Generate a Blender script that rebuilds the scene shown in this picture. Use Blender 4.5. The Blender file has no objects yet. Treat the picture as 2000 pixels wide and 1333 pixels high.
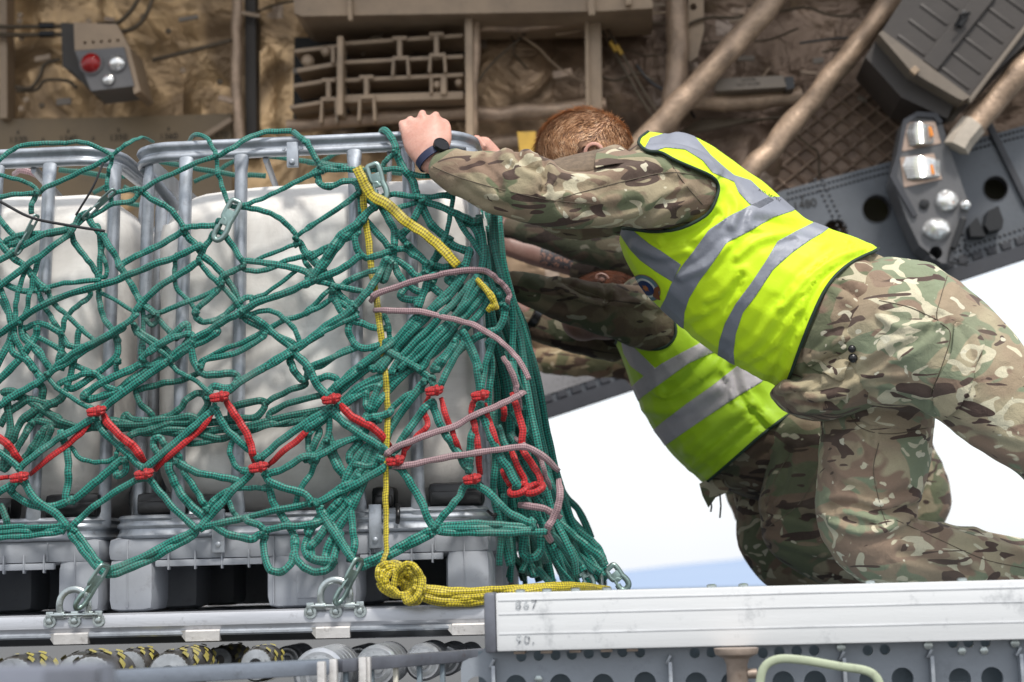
import bpy, bmesh, math, random
import numpy as np
from mathutils import Vector, Matrix, noise
random.seed(7)
R = math.radians
scene = bpy.context.scene
COL = scene.collection
W, H, F = 2000.0, 1333.0, 3200.0
# ------------------------------------------------------------------ camera
YAW, PITCH, ROLL = R(4.0), R(8.2), R(-1.5)
CAM = Vector((4.0*math.tan(YAW), -4.0, 1.65))
ROT = Matrix.Rotation(YAW, 3, 'Z') @ Matrix.Rotation(math.pi/2+PITCH, 3, 'X') @ Matrix.Rotation(ROLL, 3, 'Z')
cd = bpy.data.cameras.new('camera'); cam = bpy.data.objects.new('camera', cd); COL.objects.link(cam)
cam.matrix_world = Matrix.Translation(CAM) @ ROT.to_4x4()
cd.lens = 57.6; cd.sensor_width = 36; cd.clip_start = .05; cd.clip_end = 20000
cd.dof.use_dof = True; cd.dof.focus_distance = 3.98; cd.dof.aperture_fstop = 2.8
scene.camera = cam
RN = np.array(ROT); CN = np.array(CAM)

def at(px, py, Y):
    """point of the world plane y=Y that the photograph shows at (px,py)"""
    d = ROT @ Vector(((px-W/2)/F, -(py-H/2)/F, -1.0))
    return CAM + d*((Y-CAM.y)/d.y)
def depth(p): return -(ROT.transposed() @ (Vector(p)-CAM)).z
def mpp(p): return depth(p)/F          # metres per photograph pixel
def proj(V):
    q = (np.asarray(V)-CN) @ RN
    return np.stack([W/2+F*q[:,0]/-q[:,2], H/2-F*q[:,1]/-q[:,2]], 1)

# ------------------------------------------------------------------ objects
def tag(o, label=None, cat=None, group=None, kind=None):
    if label: o['label'] = label
    if cat: o['category'] = cat
    if group: o['group'] = group
    if kind: o['kind'] = kind
    return o
def empty(name, loc, label, cat, group=None):
    o = bpy.data.objects.new(name, None); COL.objects.link(o); o.location = loc
    o.empty_display_size = .1
    return tag(o, label, cat, group)
def put(o, parent):
    if parent is not None:
        o.parent = parent
        if parent.parent is None: o.matrix_parent_inverse = parent.matrix_basis.inverted()   # parts keep world coordinates
    return o
def mesh_obj(name, V, Fc, mat, parent=None, smooth=True, uv=None, auto=None):
    me = bpy.data.meshes.new(name)
    me.from_pydata([tuple(v) for v in V], [], [tuple(int(i) for i in f) for f in Fc])
    if uv is not None:
        ul = me.uv_layers.new(name='UVMap')
        li = np.zeros(len(me.loops), dtype=np.int32); me.loops.foreach_get('vertex_index', li)
        ul.data.foreach_set('uv', np.asarray(uv, dtype=np.float32)[li].ravel())
    me.validate()
    if smooth: me.polygons.foreach_set('use_smooth', [True]*len(me.polygons))
    me.materials.append(mat)
    o = bpy.data.objects.new(name, me); COL.objects.link(o)
    if auto is not None and smooth:
        try: me.set_sharp_from_angle(angle=R(auto))
        except Exception: pass
    return put(o, parent)

def catmull(P, n):
    P = [np.asarray(p, float) for p in P]
    if len(P) < 3: 
        return [P[0]+(P[-1]-P[0])*t for t in np.linspace(0, 1, n+1)] if len(P) == 2 else P
    out = []
    Q = [2*P[0]-P[1]]+P+[2*P[-1]-P[-2]]
    for i in range(1, len(Q)-2):
        a, b, c, d = Q[i-1], Q[i], Q[i+1], Q[i+2]
        for k in range(n):
            t = k/n
            out.append(.5*((2*b)+(-a+c)*t+(2*a-5*b+4*c-d)*t*t+(-a+3*b-3*c+d)*t**3))
    out.append(P[-1]); return out

class MB:
    """collects shapes into one mesh"""
    def __init__(s): s.v = []; s.f = []; s.uv = []
    def add(s, V, Fc, uv=None):
        n = len(s.v); s.v += [tuple(v) for v in V]; s.f += [tuple(i+n for i in f) for f in Fc]
        s.uv += [tuple(u) for u in uv] if uv is not None else [(0., 0.)]*len(V)
        return s
    def box(s, a, b, bev=0.0):
        x0, x1 = sorted((a[0], b[0])); y0, y1 = sorted((a[1], b[1])); z0, z1 = sorted((a[2], b[2]))
        return s.obox(Vector(((x0+x1)/2, (y0+y1)/2, (z0+z1)/2)), Matrix.Identity(3), (x1-x0, y1-y0, z1-z0), bev)
    def obox(s, c, M, size, bev=0.0):
        bm = bmesh.new(); bmesh.ops.create_cube(bm, size=1)
        for v in bm.verts: v.co = Vector((v.co.x*size[0], v.co.y*size[1], v.co.z*size[2]))
        if bev > 0: bmesh.ops.bevel(bm, geom=bm.edges[:], offset=min(bev, min(size)*.45), segments=2, profile=.6, affect='EDGES')
        bm.verts.index_update()
        V = [c + M @ v.co for v in bm.verts]; Fc = [[v.index for v in f.verts] for f in bm.faces]; bm.free()
        return s.add(V, Fc)
    def tube(s, P, r, n=10, flat=1.0, sub=0, ref=None, closed=False, caps=True, twist=0.0, prof=None):
        """P points; r radius or list; flat = thickness ratio along ref (default +Y)"""
        rs = r if hasattr(r, '__len__') else [r]*len(P)
        Q = [np.append(np.asarray(p, float), q) for p, q in zip(P, rs)]
        if sub: Q = catmull(Q, sub)
        m = len(Q); ref = np.array((0, 1, 0.0)) if ref is None else np.asarray(ref, float)
        V = []; UV = []; u = 0.0
        pos = np.array([q[:3] for q in Q])
        T = np.gradient(pos, axis=0)
        if closed: T = np.roll(pos, -1, 0)-np.roll(pos, 1, 0)
        T /= np.linalg.norm(T, axis=1)[:, None]+1e-12
        last = None
        for i in range(m):
            if i: u += np.linalg.norm(pos[i]-pos[i-1])
            t = T[i]; e1 = ref-t*np.dot(ref, t); L = np.linalg.norm(e1)
            if L < .25 and last is not None: e1 = last-t*np.dot(last, t); L = np.linalg.norm(e1)
            if L < 1e-6: e1 = np.array((0, 0, 1.0))-t*t[2]; L = np.linalg.norm(e1)
            e1 /= L; last = e1; e2 = np.cross(t, e1); a0 = twist*u
            if a0:
                e1, e2 = e1*math.cos(a0)+e2*math.sin(a0), e2*math.cos(a0)-e1*math.sin(a0)
            for k in range(n):
                a = 2*math.pi*k/n
                V.append(pos[i]+Q[i][3]*(e2*math.cos(a)+e1*flat*math.sin(a))); UV.append((u, 2.0*abs(k/n-.5)))
        Fc = [];
        for i in range(m-1 if not closed else m):
            for k in range(n):
                a = i*n+k; b = i*n+(k+1) % n; j = ((i+1) % m)*n
                Fc.append((a, b, j+(k+1) % n, j+k))
        if caps and not closed:
            Fc.append(tuple(range(n-1, -1, -1))); Fc.append(tuple((m-1)*n+k for k in range(n)))
        return s.add(V, Fc, UV)
    def cyl(s, a, b, r, n=20, r2=None): return s.tube([a, b], [r, r if r2 is None else r2], n)
    def lathe(s, c, axis, prof, n=24):
        """prof: list of (radius, along axis)"""
        ax = Vector(axis).normalized(); q = ax.to_track_quat('Z', 'Y').to_matrix(); V = []; Fc = []
        for (r, h) in prof:
            for k in range(n):
                a = 2*math.pi*k/n; V.append(Vector(c)+q @ Vector((r*math.cos(a), r*math.sin(a), h)))
        for i in range(len(prof)-1):
            for k in range(n): Fc.append((i*n+k, i*n+(k+1) % n, (i+1)*n+(k+1) % n, (i+1)*n+k))
        Fc.append(tuple(range(n-1, -1, -1))); Fc.append(tuple((len(prof)-1)*n+k for k in range(n)))
        return s.add(V, Fc)
    def ball(s, c, r, sc=(1, 1, 1), M=None, n=12):
        V = []; Fc = []; M = M or Matrix.Identity(3)
        for i in range(n//2+1):
            th = math.pi*i/(n//2)
            for k in range(n):
                a = 2*math.pi*k/n
                V.append(Vector(c)+M @ Vector((r*sc[0]*math.sin(th)*math.cos(a), r*sc[1]*math.sin(th)*math.sin(a), r*sc[2]*math.cos(th))))
        for i in range(n//2):
            for k in range(n): Fc.append((i*n+k, (i+1)*n+k, (i+1)*n+(k+1) % n, i*n+(k+1) % n))
        return s.add(V, Fc)
    def plate(s, outer, holes, fn, thick):
        """flat plate with real holes: 2D outline + holes, fn maps (a,b)->Vector front face, thick = Vector to the back face"""
        bm = bmesh.new(); edges = []
        for loop in [outer]+holes:
            vs = [bm.verts.new((p[0], p[1], 0)) for p in loop]
            for i in range(len(vs)): edges.append(bm.edges.new((vs[i], vs[(i+1) % len(vs)])))
        bmesh.ops.triangle_fill(bm, use_beauty=True, edges=edges)
        bm.verts.index_update(); P = [fn(v.co.x, v.co.y) for v in bm.verts]; n = len(P)
        Fc = [[v.index for v in f.verts] for f in bm.faces]
        c = (P[Fc[0][1]]-P[Fc[0][0]]).cross(P[Fc[0][2]]-P[Fc[0][0]])
        if c.dot(Vector(thick)) > 0: Fc = [f[::-1] for f in Fc]
        bm.free()
        A = Fc+[[i+n for i in f[::-1]] for f in Fc]
        m = 0
        for loop in [outer]+holes:
            k = len(loop)
            for i in range(k):
                a = m+i; b = m+(i+1) % k; A.append((a, b, b+n, a+n))
            m += k
        bm2 = bmesh.new(); vv = [bm2.verts.new(p) for p in P]+[bm2.verts.new(p+Vector(thick)) for p in P]
        for f in A:
            try: bm2.faces.new([vv[i] for i in f])
            except ValueError: pass
        bmesh.ops.recalc_face_normals(bm2, faces=bm2.faces[:]); bm2.verts.index_update()
        V = [v.co.copy() for v in bm2.verts]; Fq = [[v.index for v in f.verts] for f in bm2.faces]; bm2.free()
        return s.add(V, Fq)
    def grid(s, rows):
        n = len(rows[0]); V = [p for r in rows for p in r]
        Fc = [(i*n+k, i*n+k+1, (i+1)*n+k+1, (i+1)*n+k) for i in range(len(rows)-1) for k in range(n-1)]
        UV = [(k/(n-1), i/(len(rows)-1)) for i in range(len(rows)) for k in range(n)]
        return s.add(V, Fc, UV)
    def obj(s, name, mat, parent=None, smooth=True, auto=40):
        return mesh_obj(name, s.v, s.f, mat, parent, smooth, s.uv, auto)

def circ(x, y, r, n=20, ry=None): return [(x+r*math.cos(2*math.pi*k/n), y+(ry or r)*math.sin(2*math.pi*k/n)) for k in range(n)]

# ------------------------------------------------------------------ materials
def nt(name):
    m = bpy.data.materials.new(name); m.use_nodes = True; t = m.node_tree
    b = t.nodes['Principled BSDF']; return m, t, b
def N(t, typ, **kw):
    n = t.nodes.new(typ)
    for k, v in kw.items():
        if k in n.inputs: n.inputs[k].default_value = v
        else: setattr(n, k, v)
    return n
def ramp(t, fac, stops, interp='LINEAR'):
    r = t.nodes.new('ShaderNodeValToRGB'); e = r.color_ramp; e.interpolation = interp
    while len(e.elements) > 1: e.elements.remove(e.elements[0])
    for i, (p, c) in enumerate(stops):
        el = e.elements[0] if i == 0 else e.elements.new(p)
        el.position = p; el.color = (c[0], c[1], c[2], 1) if hasattr(c, '__len__') else (c, c, c, 1)
    t.links.new(fac, r.inputs[0]); return r.outputs[0]
def mixc(t, fac, a, b, mode='MIX'):
    m = t.nodes.new('ShaderNodeMix'); m.data_type = 'RGBA'; m.blend_type = mode
    for s, v in ((m.inputs[0], fac), (m.inputs[6], a), (m.inputs[7], b)):
        if hasattr(v, 'is_linked') or hasattr(v, 'links'): t.links.new(v, s)
        elif hasattr(v, '__len__'): s.default_value = (v[0], v[1], v[2], 1)
        else: s.default_value = v
    return m.outputs[2]
def bump(t, b, h, strength=.3, dist=.01):
    n = N(t, 'ShaderNodeBump', Strength=strength, Distance=dist); t.links.new(h, n.inputs['Height']); t.links.new(n.outputs[0], b.inputs['Normal']); return n
def coords(t, kind='Object', scale=(1, 1, 1), rot=(0, 0, 0)):
    c = t.nodes.new('ShaderNodeTexCoord'); m = t.nodes.new('ShaderNodeMapping')
    m.inputs['Scale'].default_value = scale; m.inputs['Rotation'].default_value = rot
    t.links.new(c.outputs[kind], m.inputs[0]); return m.outputs[0]
def nz(t, vec, scale, detail=4, rough=.55, dist=0.0):
    n = N(t, 'ShaderNodeTexNoise', Scale=scale, Detail=detail, Roughness=rough, Distortion=dist)
    t.links.new(vec, n.inputs['Vector']); return n.outputs['Fac']

def worn(name, col, rough=.5, metal=0.0, var=.35, scale=6, dirt=(.05, .045, .04), dirt_amt=.35, bumpk=.15, streak=None, fine=60, spec=.5):
    """painted or metal surface with blotches, dirt specks and slight unevenness"""
    m, t, b = nt(name); v = coords(t, 'Object', streak or (1, 1, 1))
    n1 = nz(t, v, scale, 6, .6); n2 = nz(t, v, fine, 3, .6)
    c = mixc(t, ramp(t, n1, [(.3, 0), (.7, 1)]), [x*(1-var) for x in col], [min(1, x*(1+var*.6)) for x in col])
    n3 = nz(t, coords(t, 'Object'), scale*4.3, 8, .72)
    c = mixc(t, ramp(t, n3, [(.56, 0), (.72, dirt_amt)]), c, dirt)
    t.links.new(c, b.inputs['Base Color'])
    rr = t.nodes.new('ShaderNodeMapRange'); rr.inputs[3].default_value = rough*.75; rr.inputs[4].default_value = min(1, rough*1.3)
    t.links.new(n1, rr.inputs[0]); t.links.new(rr.outputs[0], b.inputs['Roughness'])
    b.inputs['Metallic'].default_value = metal; b.inputs['Specular IOR Level'].default_value = spec
    mx = N(t, 'ShaderNodeMath', operation='ADD'); t.links.new(n1, mx.inputs[0]); t.links.new(n2, mx.inputs[1])
    bump(t, b, mx.outputs[0], bumpk, .004)
    return m

def rope_mat(name, light, dark, dirt=(.10, .10, .085), dirt_amt=.55, pitch=.0135, around=4.0, rough=.5):
    m, t, b = nt(name)
    c = t.nodes.new('ShaderNodeTexCoord'); sp = t.nodes.new('ShaderNodeSeparateXYZ'); t.links.new(c.outputs['UV'], sp.inputs[0])
    def M_(op, a, b2=None):
        n = N(t, 'ShaderNodeMath', operation=op)
        for i, q in enumerate((a, b2)):
            if q is None: continue
            if hasattr(q, 'links'): t.links.new(q, n.inputs[i])
            else: n.inputs[i].default_value = q
        return n.outputs[0]
    o = coords(t, 'Object'); jit = M_('MULTIPLY', nz(t, o, 55, 2, .5), 5.0)
    u = M_('ADD', M_('MULTIPLY', sp.outputs[0], 2*math.pi/pitch), jit); v = M_('MULTIPLY', sp.outputs[1], 2*math.pi*around/2)
    a = M_('SINE', M_('ADD', u, v)); d = M_('SINE', M_('SUBTRACT', u, v))
    h = M_('MULTIPLY', a, d)                       # checker like plait
    h2 = M_('ADD', M_('MULTIPLY', h, .5), .5)
    n1 = nz(t, o, 9, 5, .65); n2 = nz(t, o, 120, 2)
    col = mixc(t, ramp(t, h2, [(.22, 0), (.72, 1)]), dark, light)
    col = mixc(t, ramp(t, n1, [(.5, 0), (.72, dirt_amt)]), col, dirt)
    col = mixc(t, ramp(t, n2, [(.3, 0), (.75, .35)]), col, [x*.55 for x in light])
    t.links.new(col, b.inputs['Base Color']); b.inputs['Roughness'].default_value = rough
    b.inputs['Specular IOR Level'].default_value = .38; b.inputs['Sheen Weight'].default_value = .12
    bump(t, b, h2, .33, .0022)
    return m

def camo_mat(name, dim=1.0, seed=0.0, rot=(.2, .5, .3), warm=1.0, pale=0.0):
    m, t, b = nt(name)
    def layer(scale, sc, off, th, soft=.008, dist=.9, rotk=0.0, detail=1.2):
        c = t.nodes.new('ShaderNodeTexCoord'); mp = t.nodes.new('ShaderNodeMapping')
        mp.inputs['Location'].default_value = (off+seed, off*1.7-seed, off*.3); mp.inputs['Scale'].default_value = sc
        mp.inputs['Rotation'].default_value = (rot[0], rot[1]+rotk, rot[2]); t.links.new(c.outputs['Object'], mp.inputs[0])
        f = nz(t, mp.outputs[0], scale, detail, .5, dist)
        return ramp(t, f, [(th-soft, 0), (th+soft, 1)])
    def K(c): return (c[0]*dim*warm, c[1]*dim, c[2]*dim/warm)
    base = mixc(t, ramp(t, nz(t, coords(t, 'Object', (1, 1, 1)), 7, 1), [(.42, 0), (.58, 1)]), K((.255, .195, .130)), K((.330, .285, .185)))
    c = mixc(t, layer(6.2, (1, 1.2, 1.4), 3.1, .525-.35*pale, .01), base, K((.125+.6*pale, .150+.7*pale, .083+.6*pale)))
    c = mixc(t, layer(6.6, (.9, 1.2, 1.6), 8.7, .56+.3*pale, .02, 1.2), c, K((.205, .138, .098)))
    c = mixc(t, layer(9, (1, 1.4, 1.6), 14.2, .635-.3*pale, .006, 1.5, .5), c, K((.50, .46, .33)))
    c = mixc(t, layer(7.6, (.66, 1.5, 2.2), 22.9, .60+.25*pale, .006, 1.7, -.4), c, K((.048, .026, .024)))
    c = mixc(t, layer(21, (1, 1.3, 1.3), 31.3, .70, .005, .3, .2), c, K((.55, .52, .40)))
    # faded and grubby
    g = nz(t, coords(t, 'Object'), 3.2, 6, .6)
    c = mixc(t, ramp(t, g, [(.3, 0), (.75, .35)]), c, K((.21, .175, .13)))
    w = nz(t, coords(t, 'Object'), 420, 2, .5)
    c = mixc(t, ramp(t, w, [(.3, 0), (.7, .22)]), c, K((.10, .085, .065)))
    t.links.new(c, b.inputs['Base Color']); b.inputs['Roughness'].default_value = .9
    b.inputs['Specular IOR Level'].default_value = .2; b.inputs['Sheen Weight'].default_value = .08
    f = nz(t, coords(t, 'Object', (1, 1, 1)), 26, 4, .55, .6)
    mx = N(t, 'ShaderNodeMath', operation='MULTIPLY_ADD'); t.links.new(w, mx.inputs[0]); mx.inputs[1].default_value = .12; t.links.new(f, mx.inputs[2])
    bump(t, b, mx.outputs[0], .45, .012)
    return m
# ------------------------------------------------------------------ world and sun
scene.view_settings.view_transform = 'Standard'; scene.view_settings.look = 'None'
scene.view_settings.exposure = 0; scene.view_settings.gamma = 1
wd = bpy.data.worlds.new('World'); scene.world = wd; wd.use_nodes = True
t = wd.node_tree; t.nodes.clear()
SUN_EL, SUN_AZ = R(57), R(158)         # azimuth clockwise from +Y: behind the photographer, a little to the left
sk = t.nodes.new('ShaderNodeTexSky'); sk.sky_type = 'NISHITA'; sk.sun_disc = False
sk.sun_elevation = SUN_EL; sk.sun_rotation = SUN_AZ; sk.air_density = 1.2; sk.dust_density = 3.0
b1 = N(t, 'ShaderNodeBackground', Strength=.05); t.links.new(sk.outputs[0], b1.inputs[0])
# bright cloud cover: slightly mottled white
cv = coords(t, 'Generated'); cl = nz(t, cv, 2.2, 5, .6)
b2 = N(t, 'ShaderNodeBackground', Strength=.97); t.links.new(ramp(t, cl, [(.3, (.90, .94, 1)), (.7, (1, 1, 1))]), b2.inputs[0])
ad = t.nodes.new('ShaderNodeAddShader'); t.links.new(b1.outputs[0], ad.inputs[0]); t.links.new(b2.outputs[0], ad.inputs[1])
wo = t.nodes.new('ShaderNodeOutputWorld'); t.links.new(ad.outputs[0], wo.inputs[0])
sl = bpy.data.lights.new('sun', 'SUN'); so = bpy.data.objects.new('sun', sl); COL.objects.link(so)
sl.energy = 3.5; sl.angle = R(8); sl.color = (1, .95, .88)
sd = Vector((math.sin(SUN_AZ)*math.cos(SUN_EL), math.cos(SUN_AZ)*math.cos(SUN_EL), math.sin(SUN_EL)))
so.rotation_euler = sd.to_track_quat('Z', 'Y').to_euler()

# ------------------------------------------------------------------ materials of the setting
def ground_mat():
    m, t, b = nt('tarmac'); v = coords(t, 'Object'); n = nz(t, v, .2, 8, .65); n2 = nz(t, v, 40, 3)
    t.links.new(mixc(t, n2, ramp(t, n, [(.3, (.045, .047, .05)), (.7, (.075, .075, .075))]), (.09, .09, .088)), b.inputs['Base Color'])
    b.inputs['Roughness'].default_value = .9; bump(t, b, n2, .3, .01); return m
M_ground = ground_mat()
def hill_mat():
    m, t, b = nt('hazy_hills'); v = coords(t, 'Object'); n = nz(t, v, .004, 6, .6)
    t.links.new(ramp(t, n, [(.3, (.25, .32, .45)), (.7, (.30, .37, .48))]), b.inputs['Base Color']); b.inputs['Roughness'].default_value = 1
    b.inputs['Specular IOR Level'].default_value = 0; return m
M_hill = hill_mat()
def foil_mat():
    m, t, b = nt('insulation_blanket'); v = coords(t, 'Object')
    big = nz(t, v, .9, 4, .6); mid = nz(t, v, 3.2, 4, .5, 1.2); fin = nz(t, v, 14, 3, .5, .8)
    sx = t.nodes.new('ShaderNodeSeparateXYZ'); t.links.new(v, sx.inputs[0])
    # golden foil; warm hold light put into the colour, fading to the right
    grad = N(t, 'ShaderNodeMapRange'); grad.inputs[1].default_value = -1.6; grad.inputs[2].default_value = 0.35
    t.links.new(sx.outputs[0], grad.inputs[0])
    g = mixc(t, grad.outputs[0], (.80, .53, .27), (.25, .17, .12))
    c = mixc(t, ramp(t, mid, [(.38, 0), (.62, 1)]), mixc(t, .70, g, (.035, .02, .01)), g)  # crevices darkened: crease shade put into the foil colour
    c = mixc(t, ramp(t, big, [(.4, 0), (.65, .45)]), c, (.13, .085, .055))
    # shiny repair tape patches
    vo = N(t, 'ShaderNodeTexVoronoi', Scale=6.5); vo.distance = 'CHEBYCHEV'; t.links.new(v, vo.inputs['Vector'])
    pc = t.nodes.new('ShaderNodeSeparateColor'); t.links.new(vo.outputs['Color'], pc.inputs[0])
    pm = ramp(t, pc.outputs[0], [(.74, 0), (.75, .5)]); dm = ramp(t, vo.outputs['Distance'], [(.22, 1), (.24, 0)])
    mm = N(t, 'ShaderNodeMath', operation='MULTIPLY'); t.links.new(pm, mm.inputs[0]); t.links.new(dm, mm.inputs[1])
    c = mixc(t, mm.outputs[0], c, (.42, .34, .28))
    t.links.new(c, b.inputs['Base Color']); b.inputs['Metallic'].default_value = .5
    t.links.new(ramp(t, mid, [(.3, .46), (.7, .26)]), b.inputs['Roughness'])
    ax = N(t, 'ShaderNodeMath', operation='MULTIPLY_ADD'); t.links.new(fin, ax.inputs[0]); ax.inputs[1].default_value = .25; t.links.new(mid, ax.inputs[2])
    bump(t, b, ax.outputs[0], .6, .07); return m
M_foil = foil_mat()
def quilt_mat():
    m, t, b = nt('quilted_blanket'); v = coords(t, 'UV'); sp = t.nodes.new('ShaderNodeSeparateXYZ'); t.links.new(v, sp.inputs[0])
    n = nz(t, coords(t, 'Object'), 7, 5, .6)
    t.links.new(mixc(t, sp.outputs[0], ramp(t, n, [(.3, (.10, .065, .045)), (.7, (.22, .15, .105))]), (.55, .42, .33)), b.inputs['Base Color'])
    b.inputs['Metallic'].default_value = .35; b.inputs['Roughness'].default_value = .42; bump(t, b, n, .5, .02); return m
M_quilt = quilt_mat()
M_frame = worn('taupe_frame_paint', (.31, .225, .15), .5, .1, .3, 5)  # taupe warmed to carry the lamp light of the hold
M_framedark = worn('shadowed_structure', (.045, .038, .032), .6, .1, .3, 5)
M_panel = worn('taupe_panel_paint', (.19, .135, .075), .55, 0, .18, 3)
M_tubewrap = worn('padded_tube_wrap', (.40, .285, .20), .42, .3, .5, 9, bumpk=.9, dirt_amt=.5)  # wrap tone also holds the warm light of the hold
M_sill = worn('grey_sill_paint', (.105, .115, .13), .42, .2, .18, 4)
M_sillpale = worn('pale_sill_paint', (.22, .215, .22), .5, .1, .18, 4)
M_silldark = worn('dark_seal', (.035, .037, .045), .5, 0, .2, 6)
M_box = worn('stowage_box_paint', (.045, .038, .034), .5, .1, .2, 4)
M_boxedge = worn('box_edge_paint', (.17, .14, .11), .5, .1, .2, 4)
M_dark = worn('recess_shade', (.012, .011, .01), .8)
M_black = worn('black_plastic', (.006, .006, .007), .3, 0, .3, 9, dirt=(.05, .045, .04), dirt_amt=.15)
M_textd = worn('stencil_ink', (.02, .018, .016), .8, bumpk=0)
M_pipe = worn('brown_pipe', (.10, .075, .05), .35, .6, .3, 8)
M_yellowtag = worn('yellow_fitting', (.50, .30, .04), .55)
M_navy = worn('navy_blanket', (.035, .043, .06), .7)
M_chrome = worn('lamp_chrome', (.92, .90, .87), .16, .85, .2, 20, bumpk=.05)
def glass_mat(name, col, rough=.04):
    m, t, b = nt(name); b.inputs['Base Color'].default_value = (*col, 1); b.inputs['Roughness'].default_value = rough
    b.inputs['Transmission Weight'].default_value = .85; b.inputs['IOR'].default_value = 1.3; return m
M_lens = glass_mat('clear_lens', (1, 1, 1)); M_redlens = worn('red_lens', (.30, .008, .008), .15, 0, .3, 12)
M_amber = worn('amber_bulb', (.85, .28, .03), .25, 0, .2, 20)
M_grey = worn('grey_box_paint', (.13, .125, .125), .5, 0, .2, 5)

# ------------------------------------------------------------------ ground, hills
gz = 0.0
gm = MB(); S = 9000
gm.grid([[Vector((-S+2*S*i/12, -60+(S+60)*j/12, gz)) for i in range(13)] for j in range(13)])
tag(gm.obj('ground', M_ground), kind='structure')
hm = MB(); rows = []
for j, fz in enumerate((0, .5, 1)):
    row = []
    for i in range(120):
        x = (-2600+5200*i/119)*(.08, .35, 1)[j]
        xb = -2600+5200*i/119; h = 3+4*noise.noise(Vector((xb*.006, 1.3, 0)))+30*min(1, max(0, (xb+70)/330))**1.3
        row.append(Vector((x, (160, 800, 2900)[j], (.06, .25*h, h)[j])))
    rows.append(row)
tag(hm.grid(rows).obj('hills', M_hill), kind='structure')

def text_shape(s, size, fn, spacing=1.0):
    """text outline in the local plane, centred; fn maps (a,b) metres -> Vector"""
    c = bpy.data.curves.new('t', 'FONT'); c.body = s; c.size = size; c.align_x = 'CENTER'; c.align_y = 'CENTER'; c.space_character = spacing
    o = bpy.data.objects.new('t', c); COL.objects.link(o)
    dg = bpy.context.evaluated_depsgraph_get(); me = o.evaluated_get(dg).to_mesh()
    V = [fn(v.co.x, v.co.y) for v in me.vertices]; Fc = [tuple(p.vertices) for p in me.polygons]
    o.evaluated_get(dg).to_mesh_clear(); bpy.data.objects.remove(o); bpy.data.curves.remove(c)
    return V, Fc
def text_at(mb, s, px, py, Y, h_px, ang=0.0, spacing=1.0):
    """upright lettering on a wall plane y=Y, centred at the point seen at (px,py)"""
    p = at(px, py, Y); k = mpp(p); ca, sa = math.cos(ang), math.sin(ang)
    V, Fc = text_shape(s, h_px*1.4*k, lambda a, b: p+Vector((a*ca-b*sa, 0, a*sa+b*ca)), spacing)
    return mb.add(V, Fc)

# ------------------------------------------------------------------ the aircraft: far side wall of the cargo hold, open tail
YW = 3.0
plane = empty('transport_aircraft', at(900, 300, YW), 'open rear hold of a grey transport aircraft with foil lined wall, struts and lamps', 'aircraft')
def sill_y(px): return 817-(px-1063)*.3335
rows = []
for j in range(90):
    row = []
    for i in range(200):
        px = -260+i*2560/199
        bot = min(sill_y(px)-40, 850)
        py = -260+(bot+260)*j/89
        p = at(px, py, YW+.08)
        w = noise.noise(Vector((p.x*2.2, p.z*2.2, 0)))*.08+abs(noise.noise(Vector((p.x*3.0, p.z*2.6, 3))))*.05+abs(noise.noise(Vector((p.x*8, p.z*7, 7))))*.014-.05*(abs(math.sin(p.x*7.5))*abs(math.sin(p.z*6.1)))**.5
        p.y += w; row.append(p)
    rows.append(row)
MB().grid(rows).obj('insulation', M_foil, plane)
def wp(name, outer, Y, mat, thick=.03, holes=(), parent=plane, smooth=False):
    mb = MB().plate(outer, list(holes), lambda a, b: at(a, b, Y), (0, thick, 0)); return mb.obj(name, mat, parent, smooth)
def quadbar(mb, x0, y0, x1, y1, w, Y, d=.05, bev=.006):
    """bar between two photo points on plane Y: width w px, depth d m"""
    a, b2 = at(x0, y0, Y), at(x1, y1, Y); k = mpp(a); ax = (b2-a); L = ax.length; ax.normalize()
    yv = Vector((0, 1, 0)); zv = ax.cross(yv).normalized()
    return mb.obox((a+b2)/2+Vector((0, d/2, 0)), Matrix((ax, yv, zv)).transposed(), (L, d, w*k), bev)
def wtube(mb, pts, w, Y, n=14, sub=0, flat=1.0):
    P = [at(p[0], p[1], p[2] if len(p) > 2 else Y) for p in pts]
    return mb.tube(P, [w*.5*mpp(q) for q in P], n, flat, sub)
def lumpy(mb, amp, sc):
    mb.v = [tuple(Vector(v)+Vector((noise.noise(Vector(v)*sc), noise.noise(Vector(v)*sc+Vector((9, 0, 0))), noise.noise(Vector(v)*sc+Vector((0, 9, 0)))))*amp) for v in mb.v]; return mb

# station panel with stencilled numbers
pan = wp('station_panel', [(-240, 236), (200, 230), (452, 222), (455, 470), (-240, 470)], YW, M_panel, .02)
tm = MB()
for k, s in enumerate(('1330', '1340', '1350', '1360', '1370')):
    text_at(tm, s, 35+98*k, 274-2.2*k, YW-.003, 13, R(1))
    for q in (0, 49):
        a = at(35+98*k+q, 259-2.2*k+(14 if q else 0), YW-.003); tm.box(a-Vector((.003, .001, .008)), a+Vector((.003, .001, .008)))
tm.obj('stencil_numbers', M_textd, pan, False)
mb = MB(); quadbar(mb, 330, 310, 452, 232, 12, YW-.05, .02); mb.obj('brace', M_frame, plane, False)
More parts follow.
